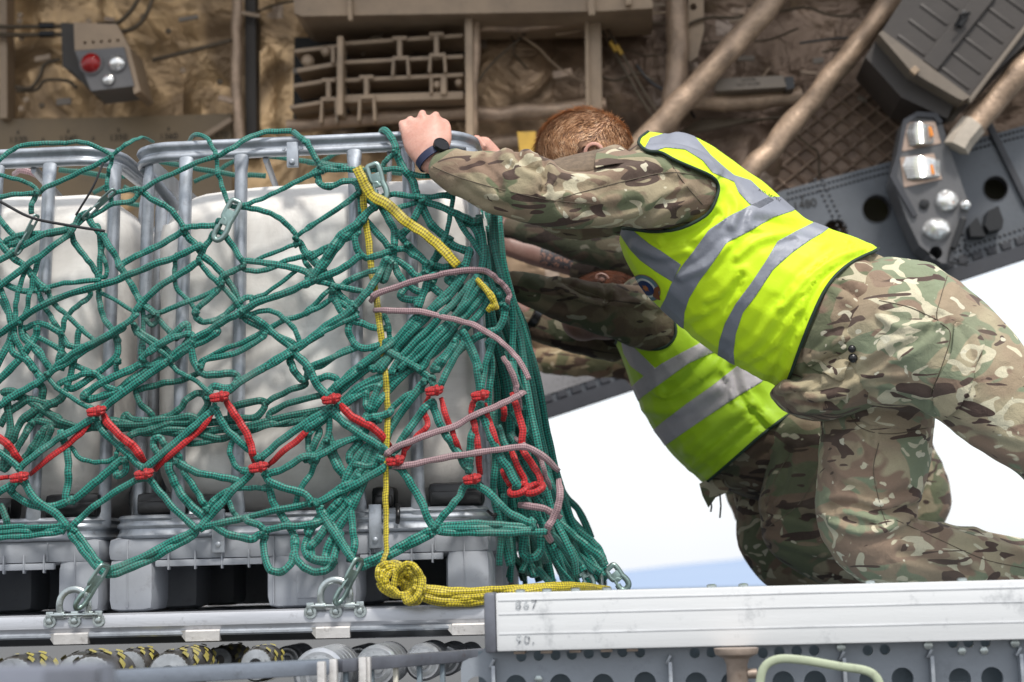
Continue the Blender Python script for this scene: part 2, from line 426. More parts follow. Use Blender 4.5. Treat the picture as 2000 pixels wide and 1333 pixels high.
# pipes
mb = MB()
wtube(mb, [(-60, 53), (120, 52), (215, 49), (250, 28), (275, -10), (300, -60)], 9, YW-.1, 10, 6)
wtube(mb, [(-60, 69), (120, 68), (205, 65), (260, 56), (290, 20), (310, -50)], 9, YW-.09, 10, 6)
wtube(mb, [(30, 170), (60, 172), (78, 150), (88, 126), (118, 116)], 8, YW-.06, 10, 6)
wtube(mb, [(32, 178), (70, 176), (88, 158), (130, 158), (150, 172)], 7, YW-.05, 10, 6)
mb.obj('pipe_run', M_pipe, plane)
mb = MB(); wtube(mb, [(298, 118), (380, 98), (452, 79)], 9, YW-.08, 10); mb.obj('prop_rod', M_pipe, plane)
for x in (92, 205):
    mb = MB(); wtube(mb, [(x-14, 51), (x+14, 51)], 14, YW-.1); wtube(mb, [(x-14, 67), (x+14, 67)], 14, YW-.09); mb.obj('pipe_clamp', M_black, plane)
# junction box with lamps
jb = MB()
jb.plate([(146, 100), (242, 92), (262, 168), (178, 178)], [], lambda a, b: at(a, b, YW-.33), (0, .2, 0))
jbo = jb.obj('lamp_box', M_grey, plane, False)
mb = MB(); mb.plate([(144, 44), (228, 48), (252, 92), (146, 99)], [circ(166+16*i, 84-1.2*i, 3.2, 10) for i in range(5)], lambda a, b: at(a, b, YW-.30), (0, .04, 0)); mb.obj('vent_plate', M_frame, jbo, False)
mb = MB(); mb.plate([(119, 44), (146, 46), (150, 104), (178, 180), (140, 140), (122, 130)], [], lambda a, b: at(a, b, YW-.24), (0, .2, 0)); mb.obj('bracket', M_framedark, jbo, False)
mb = MB(); mb.plate([(242, 91), (252, 90), (274, 178), (262, 184)], [], lambda a, b: at(a, b, YW-.32), (0, .2, 0)); mb.obj('side_plate', M_frame, jbo, False)
def lamp(px, py, r, Y, mat, parent, name, ring=M_grey):
    c = at(px, py, Y); k = mpp(c); rr = r*k
    mb = MB(); mb.lathe(c, (0, -1, 0), [(rr*1.12, -.005), (rr*1.12, .004), (rr, .006)], 20); o = mb.obj('bezel', ring, parent)
    mb = MB(); mb.lathe(c, (0, -1, 0), [(rr*.96, .005), (rr*.9, rr*.22), (rr*.62, rr*.48), (rr*.25, rr*.6), (.0004, rr*.62)], 20); mb.obj(name, mat, parent)
lamp(178, 124, 21, YW-.335, M_redlens, jbo, 'red_lens'); lamp(228, 123, 17, YW-.335, M_chrome, jbo, 'clear_lens'); lamp(212, 156, 11, YW-.335, M_chrome, jbo, 'clear_lens')

# frames and posts
def frame(name, pts, w, Y, mat, lump=0, sub=0, d=None):
    mb = MB(); wtube(mb, pts, w, Y, 16, sub)
    if lump: lumpy(mb, lump, 9)
    return mb.obj(name, mat, plane)
def fp(*pts, n=14): return [tuple(p) for p in catmull([np.array(p, float) for p in pts], n)]
frame('frame_post', fp((463, -60), (464, 60), (462, 140), (466, 210), (470, 300)), 22, YW-.06, M_tubewrap, .012)
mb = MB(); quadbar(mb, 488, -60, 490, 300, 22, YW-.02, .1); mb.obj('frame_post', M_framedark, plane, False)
mb = MB(); quadbar(mb, 5, -60, 6, 232, 16, YW-.05, .1); mb.obj('frame_post', M_frame, plane, False)
# overhead beam
mb = MB(); mb.plate([(570, -60), (1185, -60), (1275, 2), (1275, 16), (1180, 22), (590, 32), (575, 26)], [], lambda a, b: at(a, b, YW-.35), (0, .35, 0)); mb.obj('overhead_beam', M_frame, plane, False)
mb = MB(); 
for q in ((680, -40, 684, 40, 9), (1152, -40, 1156, 30, 14), (1225, -40, 1228, 10, 12)): mb = MB(); quadbar(mb, *q, YW-.38, .03); mb.obj('beam_bracket', M_frame, plane, False)
wp('dark_slot', [(690, 26), (905, 24), (905, 68), (690, 74)], YW-.04, M_navy, .02)  # dark plates: shade of the gap under the beam put into colour
wp('dark_slot', [(930, 26), (1145, 24), (1145, 42), (930, 52)], YW-.06, M_navy, .02)
# open rack of stacked channels
wp('rack_recess', [(575, 74), (912, 60), (915, 235), (572, 245)], YW+.0, M_dark, .02)  # flat near-black sheet, shade behind the open rack painted in
rack = MB()
for (x0, y0, x1, y1, w) in [(668, 85, 905, 69, 8), (668, 122, 905, 110, 8), (672, 157, 905, 146, 8), (672, 193, 905, 186, 16), (575, 100, 660, 90, 8), (572, 168, 662, 154, 8), (566, 210, 662, 194, 8), (580, 138, 660, 124, 9)]:
    quadbar(rack, x0, y0, x1, y1, w, YW-.22, .2, .004)
rack.obj('rack_rails', M_frame, plane, False)
rk = None
for (x, y0, y1) in [(780, 78, 114), (852, 70, 106), (715, 154, 188), (641, 160, 196)]:
    rk = MB(); quadbar(rk, x, y0, x, y1, 9, YW-.24, .05, .003); quadbar(rk, x-14, y0-3, x+14, y0-4, 8, YW-.24, .05, .003); rk.obj('rack_bracket', M_frame, plane, False)
for (x, y0, y1) in [(782, 114, 148), (854, 108, 142), (716, 190, 236), (642, 194, 240)]:
    rk = MB()
    for s in (-15, 15): quadbar(rk, x+s*.9, y0, x+s*1.05, y1, 5, YW-.24, .05, .002)
    quadbar(rk, x-16, y0, x+16, y0-1, 8, YW-.24, .06, .003); rk.obj('rack_bracket', M_frame, plane, False)
for q in ((866, 150, 866, 185, 12), (842, 150, 842, 184, 6), (650, 92, 650, 124, 8)): rk = MB(); quadbar(rk, *q, YW-.24, .06); rk.obj('rack_bracket', M_frame, plane, False)
for (x, y, r) in [(600, 118, 12), (636, 100, 10), (853, 166, 9), (896, 162, 8)]:
    mb = MB(); c = at(x, y, YW-.22); k = mpp(c); mb.lathe(c, (0, -1, 0), [(r*k, -.05), (r*k, .0), (r*k*.6, .01)], 16); mb.obj('rack_roller', M_frame, plane)
mb = MB(); quadbar(mb, 664, 70, 663, 225, 12, YW-.27, .1); mb.obj('rack_post', M_frame, plane, False)
mb = MB(); quadbar(mb, 915, 30, 917, 270, 15, YW-.29, .1); mb.obj('rack_post', M_frame, plane, False)
frame('rack_tube', [(928, 30), (928, 110), (925, 165), (922, 265)], 20, YW-.22, M_tubewrap, .01)
# recessed bay, post and tubes to the right of the rack
frame('cross_tube', fp((932, 58), (1010, 55), (1080, 46), (1150, 42)), 16, YW-.16, M_tubewrap, .01)
frame('cross_tube', fp((930, 225), (1040, 218), (1150, 208), (1185, 206)), 30, YW-.14, M_tubewrap, .012)
mb = MB(); quadbar(mb, 1158, 10, 1162, 240, 30, YW-.2, .1); quadbar(mb, 1146, 30, 1148, 235, 8, YW-.22, .12); mb.obj('frame_post', M_frame, plane, False)
frame('lower_tube', fp((560, 248), (680, 236), (800, 228), (915, 222)), 26, YW-.1, M_tubewrap, .012)
frame('lower_tube', fp((930, 285), (1060, 272), (1200, 262)), 30, YW-.05, M_tubewrap, .01)
mb = MB(); mb.plate([(1010, 258), (1046, 257), (1052, 318), (1018, 320)], [], lambda a, b: at(a, b, YW-.3), (0, .03, 0)); mb.obj('yellow_bracket', M_yellowtag, plane, False)
mb = MB()
wtube(mb, [(1168, 46), (1205, 110), (1250, 190), (1282, 240)], 6, YW-.1, 8); wtube(mb, [(1178, 42), (1215, 105), (1258, 180), (1290, 230)], 6, YW-.11, 8); mb.obj('pipe_run', M_pipe, plane)
for (x, y) in [(1197, 92), (1209, 98)]:
    mb = MB(); wtube(mb, [(x-5, y-9), (x+6, y+9)], 8, YW-.115); mb.obj('pipe_sleeve', M_yellowtag, plane)
frame('roof_strut', fp((1320, -60), (1322, 40), (1324, 110), (1318, 180), (1300, 260)), 44, YW-.12, M_tubewrap, .012)
mb = MB(); mb.plate([(1343, -40), (1374, -40), (1375, 60), (1362, 112), (1346, 122)], [circ(1354, 14, 7, 12)], lambda a, b: at(a, b, YW-.1), (0, .03, 0)); mb.obj('strut_bracket', M_frame, plane, False)
frame('roof_strut', fp((1555, -60), (1500, 10), (1420, 105), (1350, 180), (1290, 245), (1230, 310), (1180, 370)), 48, YW-.3, M_tubewrap, .012)
frame('roof_strut', fp((1790, -60), (1720, 30), (1640, 130), (1570, 215), (1500, 298), (1430, 380), (1380, 440)), 42, YW-.34, M_tubewrap, .012)
frame('roof_strut', fp((2120, -30), (2050, 70), (1985, 150), (1930, 212), (1872, 278)), 50, YW-.5, M_tubewrap, .012)
mb = MB(); wtube(mb, [(1902, 243), (1878, 272), (1868, 290)], 52, YW-.52, 6); mb.obj('strut_end', worn('strut_end_white', (.46, .40, .33), .55), plane, False)
frame('cross_tube', fp((1335, 200), (1420, 203), (1500, 196), (1562, 182)), 34, YW-.14, M_tubewrap, .012)
mb = MB()
for k in range(7): a, c2 = (1320+k*8, 262-k*5), (1440+k*20, 238-k*2); wtube(mb, [a, ((a[0]+c2[0])/2, (a[1]+c2[1])/2+6), c2], 5, YW-.04-.004*k, 6)
mb.obj('cable_bundle', M_pipe, plane)
# label box
lb = MB(); lb.plate([(1396, 154), (1530, 148), (1536, 170), (1398, 178)], [], lambda a, b: at(a, b, YW-.24), (0, .08, 0)); lbo = lb.obj('equipment_box', M_boxedge, plane, False)
mb = MB(); mb.plate([(1533, 150), (1550, 150), (1552, 172), (1536, 176)], [], lambda a, b: at(a, b, YW-.235), (0, .07, 0)); mb.obj('box_end', M_black, lbo, False)
mb = MB(); text_at(mb, 'DANGER', 1462, 156, YW-.243, 5, R(2)); text_at(mb, 'NOT IN USE', 1462, 165, YW-.243, 6, R(2)); mb.obj('lettering', M_textd, lbo, False)
# stowage boxes, tilted along the roof strut
sb = MB()
sb.plate([(1722, 62), (1800, -60), (2080, -60), (2080, 10), (1895, 190)], [], lambda a, b: at(a, b, YW-.55), (0, .3, 0)); sbo = sb.obj('stowage_box', M_box, plane, False)
mb = MB(); mb.plate([(1716, 66), (1724, 60), (1896, 190), (1880, 196), (1870, 192), (1780, 140)], [], lambda a, b: at(a, b, YW-.60), (0, .35, 0)); mb.obj('box_edge', M_boxedge, sbo, False)
mb = MB(); mb.plate([(1690, 112), (1716, 70), (1780, 142), (1866, 196), (1850, 232), (1760, 190)], [], lambda a, b: at(a, b, YW-.50), (0, .3, 0)); mb.obj('box_end', M_box, sbo, False)
mb = MB()
for k in range(9):
    for (u0, u1) in ((.08, .40), (.58, .92)):
        a = Vector((1740+k*22, 58-k*30)); d = Vector((168, 126))
        p, q = a+d*u0, a+d*u1
        quadbar(mb, p.x, p.y, q.x, q.y, 8, YW-.555, .02, .008)
mb.obj('lid_ribs', M_box, sbo)
mb = MB(); quadbar(mb, 1816, 128, 1935, -20, 34, YW-.57, .02, .004); mb.obj('lid_band', M_box, sbo, False)
mb = MB(); quadbar(mb, 1872, 50, 1888, 22, 16, YW-.585, .02, .004); mb.tube([at(1868, 52, YW-.60), at(1876, 30, YW-.62), at(1894, 26, YW-.60)], .006, 8); mb.obj('latch', M_black, sbo)
mb = MB(); quadbar(mb, 1782, 142, 1792, 132, 14, YW-.62, .03, .003); mb.obj('latch', M_frame, sbo, False)
mb = MB(); quadbar(mb, 1892, 200, 2010, 45, 9, YW-.58, .03); mb.obj('box_edge', M_boxedge, sbo, False)
# loose wiring along the side wall
cr = random.Random(11)
for k in range(26):
    x0 = cr.uniform(480, 1760); y0 = cr.uniform(-30, 150) if x0 > 1150 else cr.uniform(-20, 60); L = cr.uniform(80, 260); a = cr.choice((0.05, 1.2, .75, 2.2, -.2)); Yc = YW-cr.uniform(.03, .12)
    pts = [(x0+math.cos(a)*L*u+cr.uniform(-9, 9), y0+math.sin(a)*L*u*.8+cr.uniform(-9, 9)) for u in (0, .25, .5, .75, 1)]
    mb = MB(); wtube(mb, pts, cr.uniform(3, 6.5), Yc, 7, 5); mb.obj('cable', cr.choice((M_pipe, M_black, M_frame, M_pipe)), plane)
for k in range(22):
    x, y = cr.uniform(20, 1700), cr.uniform(0, 210)
    if 560 < x < 1180 and y < 70: continue
    w, h = cr.uniform(8, 22), cr.uniform(6, 16); mb = MB(); quadbar(mb, x-w, y, x+w, y+cr.uniform(-8, 8), h, YW-.075, .012, .003); mb.obj('tape_patch', cr.choice((M_frame, M_boxedge, M_tubewrap)), plane, False)
for k in range(16):
    x, y = cr.uniform(20, 450), cr.uniform(10, 215); mb = MB(); c = at(x, y, YW-.06); mb.lathe(c, (0, -1, 0), [(.014, 0), (.013, .006), (.005, .010)], 12); mb.obj('blanket_stud', cr.choice((M_pipe, M_frame)), plane)
# quilted blanket
rows = []; quv = []
for j in range(140):
    row = []
    for i in range(160):
        u, v = i/159, j/139
        px = 1500+u*270+(1-v)*70; py = 170+v*250-u*20
        p = at(px, py, YW-.02); q = max(0, 1-2.6*min(abs(math.sin((px*.8+py)*math.pi/36)), abs(math.sin((px*.8-py)*math.pi/36))))
        p.y -= .022*q; row.append(p); quv.append((q, v))
    rows.append(row)
mb = MB().grid(rows); mb.uv = quv; mb.obj('quilted_blanket', M_quilt, plane)
mb = MB(); wtube(mb, [(1550, 258), (1580, 285), (1598, 300), (1600, 345)], 5, YW-.12, 8, 4); wtube(mb, [(1800, 230), (1760, 300), (1720, 330)], 5, YW-.1, 8, 4); mb.obj('pipe_run', M_pipe, plane)

# sill beam under the side wall
YS = YW-.28
def topy(px): return 372-(px-1530)*.268
out = [(2240, sill_y(2240)), (900, sill_y(900)), (900, sill_y(900)-95), (1230, 640), (1440, 470), (1470, 395), (1530, 372), (2240, topy(2240))]
holes = [circ(1712, 408, 27, 28), circ(1945, 368, 24, 28), circ(1632, 452, 24, 24), circ(2120, 330, 24, 20)]
sill = wp('sill_beam', out, YS, M_sill, .04, holes)
for (x, y, r) in [(1712, 408, 27), (1945, 368, 24)]:
    mb = MB(); mb.plate(circ(x, y, r*1.05, 28), [circ(x, y, r*.97, 28)], lambda a, b: at(a, b, YS-.004), (0, .05, 0)); mb.obj('hole_rim', M_silldark, sill, False)
    mb = MB(); mb.plate(circ(x, y, r*1.3, 28), [], lambda a, b: at(a, b, YS+.16), (0, .01, 0)); mb.obj('hole_backing', worn('olive_recess', (.04, .035, .015), .7), sill, False)
mb = MB(); mb.plate([(2240, sill_y(2240)+2), (900, sill_y(900)+2), (900, sill_y(900)-26), (2240, sill_y(2240)-26)], [], lambda a, b: at(a, b, YS-.05), (0, .05, 0)); mb.obj('sill_edge', M_silldark, sill, False)
mb = MB()
for k in range(46):
    x = 930+k*28; y = sill_y(x)-36; quadbar(mb, x-9, y+3, x+9, y-3, 13, YS-.012, .012, .002)
mb.obj('seal_clips', M_silldark, sill, False)
mb = MB(); mb.plate([(900, sill_y(900)-44), (1480, sill_y(1480)-44), (1440, 520), (1230, 648), (900, sill_y(900)-93)], [], lambda a, b: at(a, b, YS-.006), (0, .006, 0)); mb.obj('sill_doubler', M_sillpale, sill, False)
riv = MB()
def rivets(p0, p1, n):
    for k in range(n):
        u = k/max(1, n-1); c = at(p0[0]+(p1[0]-p0[0])*u, p0[1]+(p1[1]-p0[1])*u, YS-.001); riv.lathe(c, (0, -1, 0), [(.0065, 0), (.006, .003), (.003, .005)], 8)
for off in (0, 14): rivets((1592+off, 352), (1682+off, 540), 20)
for off in (8, 20): rivets((1540, topy(1540)+off), (1740, topy(1740)+off), 26)
for off in (8, 20): rivets((1900, topy(1900)+off), (2100, topy(2100)+off), 26)
for off in (0, 13): rivets((1820+off, 300), (1880+off, 500), 20)
for off in (44, 58): rivets((1740, sill_y(1740)-off), (2060, sill_y(2060)-off), 34)
for off in (52, 66, 80): rivets((1090, sill_y(1090)-off), (1330, sill_y(1330)-off), 24)
riv.obj('rivets', M_silldark, sill)
mb = MB(); quadbar(mb, 1930, 238, 2010, 400, 14, YS-.02, .02); mb.obj('sill_rib', M_silldark, sill, False)
mb = MB(); text_at(mb, '1480', 1572, 400, YS-.004, 17, R(9)); a = at(1567, 386, YS-.003); mb.box(a-Vector((.003, .001, .009)), a+Vector((.003, .001, .009))); mb.obj('stencil_numbers', M_textd, sill, False)
mb = MB(); mb.plate([(1930, 412), (1950, 402), (1960, 430), (1958, 446), (1932, 452), (1924, 440)], [], lambda a, b: at(a, b, YS-.08), (0, .08, 0)); mb.plate([(1893, 440), (1908, 424), (1926, 462), (1896, 462)], [], lambda a, b: at(a, b, YS-.06), (0, .06, 0)); mb.obj('hinge_fitting', M_black, sill, False)

# lamp cluster
YL = YS-.22
lc = MB(); lc.plate([(1752, 300), (1764, 236), (1790, 222), (1828, 224), (1840, 240), (1858, 300), (1894, 405), (1884, 440), (1856, 516), (1838, 514), (1796, 480), (1772, 430), (1742, 350)], [circ(1828, 494, 13, 14)], lambda a, b: at(a, b, YL), (0, .16, 0))
lco = lc.obj('lamp_cluster', worn('lamp_plate_paint', (.105, .105, .11), .45, .1, .15, 5), plane, False)
mb = MB(); mb.plate([(1738, 345), (1752, 300), (1764, 234), (1792, 218), (1830, 221), (1842, 238), (1833, 242), (1824, 230), (1792, 228), (1772, 242), (1760, 302), (1752, 345), (1792, 420), (1784, 424)], [], lambda a, b: at(a, b, YL-.015), (0, .015, 0)); mb.obj('edge_seal', M_silldark, lco, False)
def dome(px, py, rx, ry, parent, tilt=0):
    c = at(px, py, YL-.004); k = mpp(c)
    lm = MB(); rows = []
    for i in range(7):
        f = i/6; row = []
        for j in range(25):
            a = 2*math.pi*j/24; rr = math.cos(f*math.pi/2)+.001
            row.append(c+Vector((rx*k*rr*math.cos(a), -(.6*rx*k)*math.sin(f*math.pi/2), ry*k*rr*math.sin(a))))
        rows.append(row)
    lm.grid(rows); 
    rf = MB(); 
    rf.ball(c, 1.0, (rx*k*.86, rx*k*.5, ry*k*.86), None, 22)
    rf.v = [tuple(c+(Vector(v)-c)*(1+.22*noise.noise(Vector(v)*70)+.10*noise.noise(Vector(v)*160))) for v in rf.v]
    o = rf.obj('reflector', M_chrome, parent)
    lm.obj('lamp_lens', M_lens, parent)
    am = MB(); am.ball(c+Vector((rx*k*.45, -.012, -.1*ry*k)), rx*k*.2, (.6, .6, 1.3), None, 10); am.obj('bulb', M_amber, parent)
def flatlamp(quad, refl, amb):
    fm = MB(); fm.plate(quad, [], lambda a, b: at(a, b, YL-.004), (0, .004, 0)); fo = fm.obj('lamp_window', worn('lamp_window_metal', (.45, .33, .26), .3, .8, .3, 14), lco, False)
    rf = MB(); x0, y0, x1, y1 = refl
    for i in range(9):
        u = i/8; wtube(rf, [(x0+(x1-x0)*.2*abs(u-.4), y0+(y1-y0)*u, YL-.01), ((x0+x1)/2, y0+(y1-y0)*u-2, YL-.03), (x1, y0+(y1-y0)*(u*.7+.15), YL-.012)], 9, YL, 8, 4)
    rf.obj('reflector', M_chrome, fo)
    am = MB(); wtube(am, [(amb[0], amb[1]-9, YL-.026), (amb[0]+4, amb[1]+9, YL-.026)], 8, YL, 8); am.obj('bulb', M_amber, fo)
flatlamp([(1768, 240), (1826, 238), (1838, 280), (1762, 296)], (1772, 246, 1822, 282), (1816, 258))
flatlamp([(1758, 308), (1824, 300), (1840, 350), (1766, 366)], (1764, 312, 1834, 348), (1818, 332))
dome(1849, 393, 23, 22, lco); dome(1829, 448, 29, 22, lco)
mb = MB(); c = at(1886, 401, YL-.02); mb.ball(c, .022); mb.obj('small_lamp', M_chrome, lco)
mb = MB(); c = at(1805, 399, YL-.003); mb.lathe(c, (0, -1, 0), [(.02, 0), (.02, .008), (.012, .01)], 16); mb.obj('screw', M_black, lco)
mb = MB(); quadbar(mb, 1884, 425, 1862, 486, 12, YL-.03, .03); wtube(mb, [(1856, 488), (1852, 512), (1890, 518)], 5, YL-.02, 6); mb.obj('hinge_arm', M_black, lco, False)
# unseen roof over the hold, sized for the shade it casts
mb = MB()
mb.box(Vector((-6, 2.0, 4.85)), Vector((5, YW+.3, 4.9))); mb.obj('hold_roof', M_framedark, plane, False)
# ------------------------------------------------------------------ IBC tanks in galvanised cages
M_galv = worn('galvanised_steel', (.37, .40, .44), .40, .6, .35, 14, dirt=(.12, .10, .085), dirt_amt=.4, bumpk=.12)
M_galvdk = worn('dull_galvanised_steel', (.27, .29, .32), .42, .8, .3, 12, dirt_amt=.5)
M_greyplast = worn('grey_plastic', (.30, .32, .355), .5, 0, .14, 5, dirt=(.10, .095, .09), dirt_amt=.35, bumpk=.12)
def hdpe():
    m, t, b = nt('translucent_tank_plastic'); v = coords(t, 'Object')
    n = nz(t, coords(t, 'Object', (1, 1, .8)), 5.5, 5, .62, .4); n2 = nz(t, coords(t, 'Object', (2, 2, 12)), 3, 5, .65); n3 = nz(t, v, 22, 6, .7)
    c = mixc(t, ramp(t, n, [(.34, 0), (.66, 1)]), (.60, .575, .545), (.82, .805, .775))
    c = mixc(t, ramp(t, n2, [(.5, 0), (.8, .3)]), c, (.36, .35, .33)); c = mixc(t, ramp(t, n3, [(.58, 0), (.75, .3)]), c, (.30, .29, .26))
    t.links.new(c, b.inputs['Base Color']); b.inputs['Roughness'].default_value = .42
    b.inputs['Subsurface Weight'].default_value = .25; b.inputs['Subsurface Radius'].default_value = (.03, .03, .03); b.inputs['Subsurface Scale'].default_value = .6
    bump(t, b, n, .35, .015); return m
M_hdpe = hdpe()
Z0 = 1.588
def rrect(x0, x1, y0, y1, r, n=8):
    P = []
    for (cx, cy, a0) in ((x1-r, y0+r, -90), (x1-r, y1-r, 0), (x0+r, y1-r, 90), (x0+r, y0+r, 180)):
        for k in range(n+1):
            a = R(a0+90*k/n); P.append((cx+r*math.cos(a), cy+r*math.sin(a), math.cos(a), math.sin(a)))
    # straight runs get extra points
    Q = []
    for i, p in enumerate(P):
        q = P[(i+1) % len(P)]; Q.append(p); L = math.hypot(q[0]-p[0], q[1]-p[1])
        if L > .15:
            for k in range(1, 12): u = k/12; Q.append((p[0]+(q[0]-p[0])*u, p[1]+(q[1]-p[1])*u, p[2], p[3]))
    return Q
def sweep(mb, path, sec, z):
    n = len(sec); V = [Vector((x+nx*o, y+ny*o, z+h)) for (x, y, nx, ny) in path for (o, h) in sec]; m = len(path)
    Fc = [(i*n+k, ((i+1) % m)*n+k, ((i+1) % m)*n+(k+1) % n, i*n+(k+1) % n) for i in range(m) for k in range(n)]
    return mb.add(V, Fc)
RAIL = [(-.012, -.024), (.004, -.026), (.010, -.023), (.013, -.016), (.010, -.009), (.004, -.005), (.004, .002), (.010, .006), (.014, .013), (.011, .021), (.002, .025), (-.012, .022)]
BASE = [(-.012, -.03), (.012, -.032), (.018, -.024), (.012, -.016), (.010, -.008), (.016, -.003), (.016, .004), (.010, .009), (.010, .013), (.015, .018), (.010, .026), (-.012, .027)]
def make_ibc(dx, lean, label, first):
    X = lambda px: (px-592)*.001283-.526
    x0, x1, y0, y1 = -1.000, -.075, .0, 1.0
    T = empty('tote_tank', Vector((-.53+dx, .5, Z0)), label, 'tank', 'caged white tote tanks on the cargo pallet')
    def fin(mb, name, mat, par=T, smooth=True, auto=45):
        mb.v = [(v[0]+dx+lean*max(0, v[2]-1.8), v[1], v[2]) for v in mb.v]; return mb.obj(name, mat, par, smooth, auto)
    # plastic pallet base
    mb = MB()
    mb.box((-1.018, .0, 1.712), (-.066, 1.0, 1.772), .022)
    for (a, b2) in ((-1.018, -.90), (-.622, -.392), (-.178, -.066)):
        for (c, d) in ((.0, .16), (.42, .58), (.84, 1.0)): mb.box((a, c, Z0+.001), (b2, d, 1.725), .03)
    mb.box((-1.0, .985, Z0+.002), (-.08, .996, 1.72))  # added rear panel, keeps background light out of the fork openings
    pb = fin(mb, 'pallet_base', M_greyplast)
    mb = MB()
    for (a, b2) in ((-.895, -.628), (-.386, -.182)):
        mb.box((a, -.004, 1.698), (b2, .012, 1.714), .003)
        for k in range(4): q = a+(b2-a)*(k+.5)/4; mb.box((q-.002, -.006, 1.690), (q+.002, .010, 1.735), .001)
    for q in (-.965, -.86, -.66, -.60, -.44, -.35, -.13, -.2): mb.box((q-.0015, -.0025, 1.60 if (q < -.91 or -.62 < q < -.4 or q > -.17) else 1.72), (q+.0015, .004, 1.765), .001)
    mb.box((-.545, -.004, 1.612), (-.475, .01, 1.682), .012)
    fin(mb, 'pallet_ribs', M_greyplast, pb)
    # base rail, top rail
    mb = MB(); sweep(mb, rrect(x0+.005, x1-.005, .012, .99, .06), BASE, 1.800); fin(mb, 'base_rail', M_galv, auto=60)
    mb = MB(); sweep(mb, rrect(-.965, -.092, .012, .99, .10, 12), RAIL, 2.752); fin(mb, 'top_rail', M_galv, auto=60)
    for q in (X(430), X(733)):
        mb = MB(); mb.box((q-.016, -.018, 1.728), (q+.016, -.006, 1.835), .003); mb.lathe((q, -.018, 1.748), (0, -1, 0), [(.007, 0), (.007, .004), (.003, .006)], 12); fin(mb, 'base_bracket', M_galv, auto=35)
    mb = MB(); q = X(578); mb.box((q-.014, -.018, 2.690), (q+.016, -.004, 2.755), .003)
    mb.lathe((q, -.018, 2.702), (0, -1, 0), [(.008, 0), (.008, .004), (.004, .007)], 12)
    for s in (-.022, .024): mb.lathe((q+s, -.012, 2.738), (0, -1, 0), [(.005, 0), (.004, .005)], 10)
    fin(mb, 'rail_clip', M_galv, auto=35)
    # upright tubes, flattened where they meet the rails
    def upright(x, y, nx, ny, xt=None):
        mb = MB(); zs = [1.80, 1.84, 1.87, 2.2, 2.55, 2.655, 2.69, 2.72, 2.735]; xt = x if xt is None else xt
        V = []; n = 16
        for i, z in enumerate(zs):
            f = .25 if i in (0, 8) else (.45 if i in (1, 7) else (.85 if i in (2, 6) else 1.0)); w = .0195 if f < .5 else .0165
            xx = x+(xt-x)*(z-1.8)/.93
            for k in range(n):
                a = 2*math.pi*k/n; u, v = w*math.cos(a), .0165*f*math.sin(a); V.append(Vector((xx+u*-ny+v*nx, y+u*nx+v*ny, z)))
        Fc = [(i*n+k, i*n+(k+1) % n, (i+1)*n+(k+1) % n, (i+1)*n+k) for i in range(len(zs)-1) for k in range(n)]
        mb.add(V, Fc); fin(mb, 'upright_tube', M_galv, auto=70)
    for px, pt in ((346, 362), (463, 473), (700, 699), (815, 806)): upright(X(px), .004, 0, -1, X(pt))
    upright(X(258), .05, -.7, -.7, X(276)); upright(X(944), .05, .7, -.7, X(928))
    for yy in (.30, .55, .80): upright(x1, yy, 1, 0, x1-.015); upright(x0, yy, -1, 0, x0+.03)
    for xx in (-.8, -.62, -.44, -.26): upright(xx, .99, 0, 1)
    # top cross bars and diagonal corner brace
    mb = MB(); 
    for (a, b2) in (((-.95, .06, 2.725), (-.86, .17, 2.60)), ((-.30, .02, 2.725), (-.45, .99, 2.735)), ((-.62, .02, 2.725), (-.75, .99, 2.735))):
        mb.tube([a, tuple((np.array(a)+np.array(b2))/2), b2], .014, 10, .5)
    fin(mb, 'cross_bar', M_galvdk)
    # tank
    bm = bmesh.new(); bmesh.ops.create_cube(bm, size=1)
    tx0, tx1, ty0, ty1, tz0, tz1 = X(277), X(948), .032, .968, 1.835, 2.683
    for v in bm.verts: v.co = Vector(((tx0+tx1)/2+v.co.x*(tx1-tx0), .5+v.co.y*(ty1-ty0), (tz0+tz1)/2+v.co.z*(tz1-tz0)))
    bmesh.ops.subdivide_edges(bm, edges=bm.edges[:], cuts=26, use_grid_fill=True)
    c = Vector(((tx0+tx1)/2, .5, (tz0+tz1)/2)); h = Vector(((tx1-tx0)/2, (ty1-ty0)/2, (tz1-tz0)/2)); r = .135
    for v in bm.verts:
        d = v.co-c; q = Vector([max(-(h[i]-r), min(h[i]-r, d[i])) for i in range(3)]); e = d-q
        if e.length > 1e-6: e = e.normalized()*r
        p = c+q+e
        # slight bulge and wobble; sloping shoulder to the left
        p.y -= .010*math.cos(math.pi*d.x/h.x/2)*math.cos(math.pi*d.z/h.z/2) if d.y < -h.y*.9 else 0
        p += Vector((0, 1, 0))*noise.noise(p*5)*.008
        if d.z > h.z*.8: p.z -= .05*max(0, (-d.x/h.x)-.35)**1.5+.012*noise.noise(p*4)
        p.y += .010*math.exp(-((p.z-2.3+.18*(p.x+.5))/.03)**2)
        v.co = p
    bm.verts.index_update(); mb = MB().add([v.co.copy() for v in bm.verts], [[v.index for v in f.verts] for f in bm.faces]); bm.free()
    fin(mb, 'tank', M_hdpe, auto=80)
    # black corner protectors and feet
    for (a, b2, zt) in ((262, 338, 1.882), (378, 440, 1.875), (722, 768, 1.880), (832, 940, 1.885)):
        mb = MB(); mb.box((X(a), .012, 1.826), (X(b2), .09, zt), .014); mb.box((X(a)+.006, .006, 1.830), (X(b2)-.006, .03, zt-.022), .006); fin(mb, 'corner_protector', M_black, auto=40)
    return T
make_ibc(0.0, 0.0, 'large white caged tote tank nearest the pushing men, under the green net', True)
make_ibc(-.968, .045, 'white caged tote tank cut off by the left edge of the photo, under the net', False)

